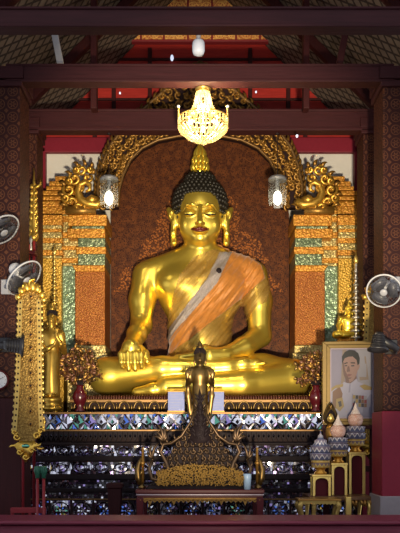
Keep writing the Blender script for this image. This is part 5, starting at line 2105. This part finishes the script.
# white bulb below the nearest beam
Yb = -4.1
bl = thing('white_bulb', 'unlit white bulb hanging in the middle under the nearest beam', 'bulb', tuple(P(198.5, 35, Yb)))
x = X(198.5, Yb)
kk = S(Yb)
MB().lathe(x, Yb, [(2.2 * kk, Z(34.8, Yb)), (2.4 * kk, Z(37, Yb)), (1.6 * kk, Z(38.5, Yb)), (1.7 * kk, Z(40, Yb))], 16).build('socket', mt['greyplastic'], bl, True)
MB().lathe(x, Yb, [(1.8 * kk, Z(39.5, Yb)), (4.8 * kk, Z(40.5, Yb)), (6.0 * kk, Z(42.5, Yb)), (6.3 * kk, Z(46, Yb)), (6.2 * kk, Z(51, Yb)), (5.2 * kk, Z(54, Yb)), (2.5 * kk, Z(55.6, Yb)), (.2 * kk, Z(56, Yb))], 28).build('globe', mt['whiteplastic'], bl, True)

# ------------------------------------------------------------------ chandelier
Yc = -2.28
kk = S(Yc)
cxp = 203.0
cx = X(cxp, Yc)
cz = Z(88, Yc)
chn = thing('chandelier', 'small lit crystal chandelier hanging above the big statue', 'chandelier', (cx, Yc, cz))


def zc(py): return Z(py, Yc)


MB().lathe(cx, Yc, [(7.6 * kk, cz), (8.0 * kk, cz - .012), (5.5 * kk, zc(91.5))], 20).build('ceiling_cup', mt['mgold'], chn, True)
mb = MB()
for py, r_ in ((92, 6.2), (117, 15.5), (118.5, 24.6), (127, 24.2)):
    pts = [(cx + r_ * kk * math.cos(2 * PI * i / 32), Yc + r_ * kk * math.sin(2 * PI * i / 32), zc(py)) for i in range(33)]
    mb.tube(pts, .006, 6)
for i in range(8):
    a = 2 * PI * i / 8
    mb.tube([(cx + 12 * kk * math.cos(a), Yc + 12 * kk * math.sin(a), zc(117)), (cx + 24.6 * kk * math.cos(a), Yc + 24.6 * kk * math.sin(a), zc(118.5))], .004, 5)
mb.tube([(cx, Yc, cz), (cx, Yc, zc(122))], .005, 6)
mb.build('ring_frame', mt['mgold'], chn, True)
cr = MB()


def chain(p0, p1, n, r_, sag=0):
    p0, p1 = Vector(p0), Vector(p1)
    for i in range(n):
        t = (i + .5) / n
        p = p0.lerp(p1, t) + Vector((0, 0, -sag * 4 * t * (1 - t)))
        cr.octa(p, r_, r_ * 1.25)


for i in range(24):
    a = 2 * PI * i / 24
    u = Vector((math.cos(a), math.sin(a), 0))
    o = Vector((cx, Yc, 0))
    chain(o + u * 6.2 * kk + Vector((0, 0, zc(92))), o + u * 9.0 * kk + Vector((0, 0, zc(106))), 9, .0085)
    chain(o + u * 9.0 * kk + Vector((0, 0, zc(106))), o + u * 15.5 * kk + Vector((0, 0, zc(117))), 9, .0095)
cr.build('crystal_bell', mt['crystal'], chn)
cr = MB()
for i in range(30):
    a = 2 * PI * i / 30
    u = Vector((math.cos(a), math.sin(a), 0))
    o = Vector((cx, Yc, 0))
    chain(o + u * 24.6 * kk + Vector((0, 0, zc(119))), o + u * 24.2 * kk + Vector((0, 0, zc(129))), 5, .0105)
    chain(o + u * 24.2 * kk + Vector((0, 0, zc(129.5))), o + u * 15.0 * kk + Vector((0, 0, zc(137.5))), 7, .0105)
    if i % 2 == 0: chain(o + u * 15.0 * kk + Vector((0, 0, zc(137.5))), o + u * 3.0 * kk + Vector((0, 0, zc(142.5))), 6, .0105)
cr.octa((cx, Yc, zc(143.5)), .014, .02)
cr.build('crystal_basket', mt['crystal'], chn)
for i in range(4):
    a = 2 * PI * i / 4
    x, y = cx + 24.6 * kk * math.cos(a), Yc + 24.6 * kk * math.sin(a)
    mb = MB()
    mb.lathe(x, y, [(.006, zc(119)), (.009, zc(114)), (.005, zc(110.5)), (.012, zc(108.5))], 10)
    mb.build('finial_arm', mt['mgold'], chn, True)
    MB().ell((x, y, zc(106.5)), .0135, 12, 8).build('glass_knob', mt['knob'], chn, True)
for i in range(6):
    a = 2 * PI * (i + .5) / 6
    rr, pp = (14, 124) if i % 2 else (5, 108)
    x, y = cx + rr * kk * math.cos(a), Yc + rr * kk * math.sin(a)
    MB().ell((x, y, zc(pp)), (.016, .016, .028), 12, 8).build('bulb', mt['bulb'], chn, True)
for pp, wv in ((103, .35), (125, 1.0)):
    L = bpy.data.lights.new('chandelier_lamp', 'POINT')
    L.energy = CHAND_W * wv
    L.color = (1, .80, .50)
    L.shadow_soft_size = .05
    o = bpy.data.objects.new('chandelier_lamp', L)
    C.objects.link(o)
    o.parent = chn
    o.location = Vector((cx, Yc, zc(pp))) - WO[chn.name]

# ------------------------------------------------------------------ two glass lanterns
for px, lab in ((109, 'lit ribbed glass lantern hanging by the scroll finial on the left of the niche'), (277.5, 'lit ribbed glass lantern hanging by the scroll finial on the right of the niche')):
    Yl = -.79
    ZL = CAM_Z + (HOR - 135.5) * S(-.73)
    kk = S(Yl)
    x = X(px, Yl)
    r = thing('glass_lantern', lab, 'lantern', (x, Yl, ZL), 'glass lanterns either side of the niche')
    MB().lathe(x, Yl, [(.004, Z(178, Yl)), (.004, ZL - .012), (.02, ZL - .01), (.02, ZL + .005)], 8).build('rod', mt['bronzedark'], r, True)
    MB().lathe(x, Yl, [(9.2 * kk, Z(181, Yl)), (9.4 * kk, Z(179, Yl)), (7.5 * kk, Z(177, Yl)), (2 * kk, Z(175, Yl))], 24).build('cap', mt['fangrey'], r, True)
    mb = MB()
    n = 48
    vs, fs = [], []
    for j, (rr, py) in enumerate(((8.6, 180), (8.8, 190), (8.8, 200), (8.0, 206))):
        for i in range(n):
            a = 2 * PI * i / n
            q = rr * kk * (1 + .035 * math.cos(a * 16))
            vs.append((x + q * math.cos(a), Yl + q * math.sin(a), Z(py, Yl)))
    for j in range(3):
        for i in range(n):
            fs.append((j * n + i, (j + 1) * n + i, (j + 1) * n + (i + 1) % n, j * n + (i + 1) % n))
    mb.add(vs, fs).build('glass_shade', mt['glass'], r, True)
    mb = MB()
    mb.lathe(x, Yl, [(2.2 * kk, Z(180, Yl)), (2.2 * kk, Z(189, Yl)), (3 * kk, Z(190, Yl))], 12)
    mb.build('lamp_holder', mt['fangrey'], r, True)
    MB().ell((x, Yl, Z(198, Yl)), (4.2 * kk, 4.2 * kk, 7 * kk), 16, 10).build('bulb', mt['pbulb'], r, True)
    L = bpy.data.lights.new('lantern_lamp', 'POINT')
    L.energy = PEND_W
    L.color = (1, .85, .6)
    L.shadow_soft_size = .04
    o = bpy.data.objects.new('lantern_lamp', L)
    C.objects.link(o)
    o.parent = r
    o.location = Vector((x, Yl, Z(209, Yl))) - WO[r.name]

# small LED lamps clipped to the beams and gable
for px, py, Y, big, lab in ((172, 58, YG, 1, 'small bluish lamp on the red gable left of the white bulb'), (107, 44, YG, 0, 'tiny lamp high on the red gable near the left post'),
                            (293, 44, YG, 0, 'tiny lamp high on the red gable near the right post'), (120, 93, YG, 0, 'tiny lamp on the red gable left of the chandelier'),
                            (256, 92, YG, 0, 'tiny violet-white lamp on the red gable right of the chandelier'), (338, 99, YG, 0, 'tiny lamp on the red gable far right below the middle beam'),
                            (297, 136, -1.22, 0, 'tiny lamp under the niche beam above the right scroll finial')):
    p = P(px, py, Y - .06)
    r = thing('small_lamp', lab, 'lamp', tuple(p), 'tiny lamps in the roof')
    e = .020 if big else .012
    MB().ell((p.x, p.y, p.z), (e, e, e * (2.0 if big else 1.3)), 10, 8).build('bulb', mt['spark'], r, True)
    if Y == YG:
        MB().tube([(p.x, p.y, p.z + e), (p.x, YG + .01, p.z + e * 1.5)], .008, 6).build('holder', mt['black'], r, True)
    else:
        MB().tube([(p.x, p.y, p.z + e * .8), (p.x, Y + .03, p.z + .06)], .006, 6).build('holder', mt['black'], r, True)
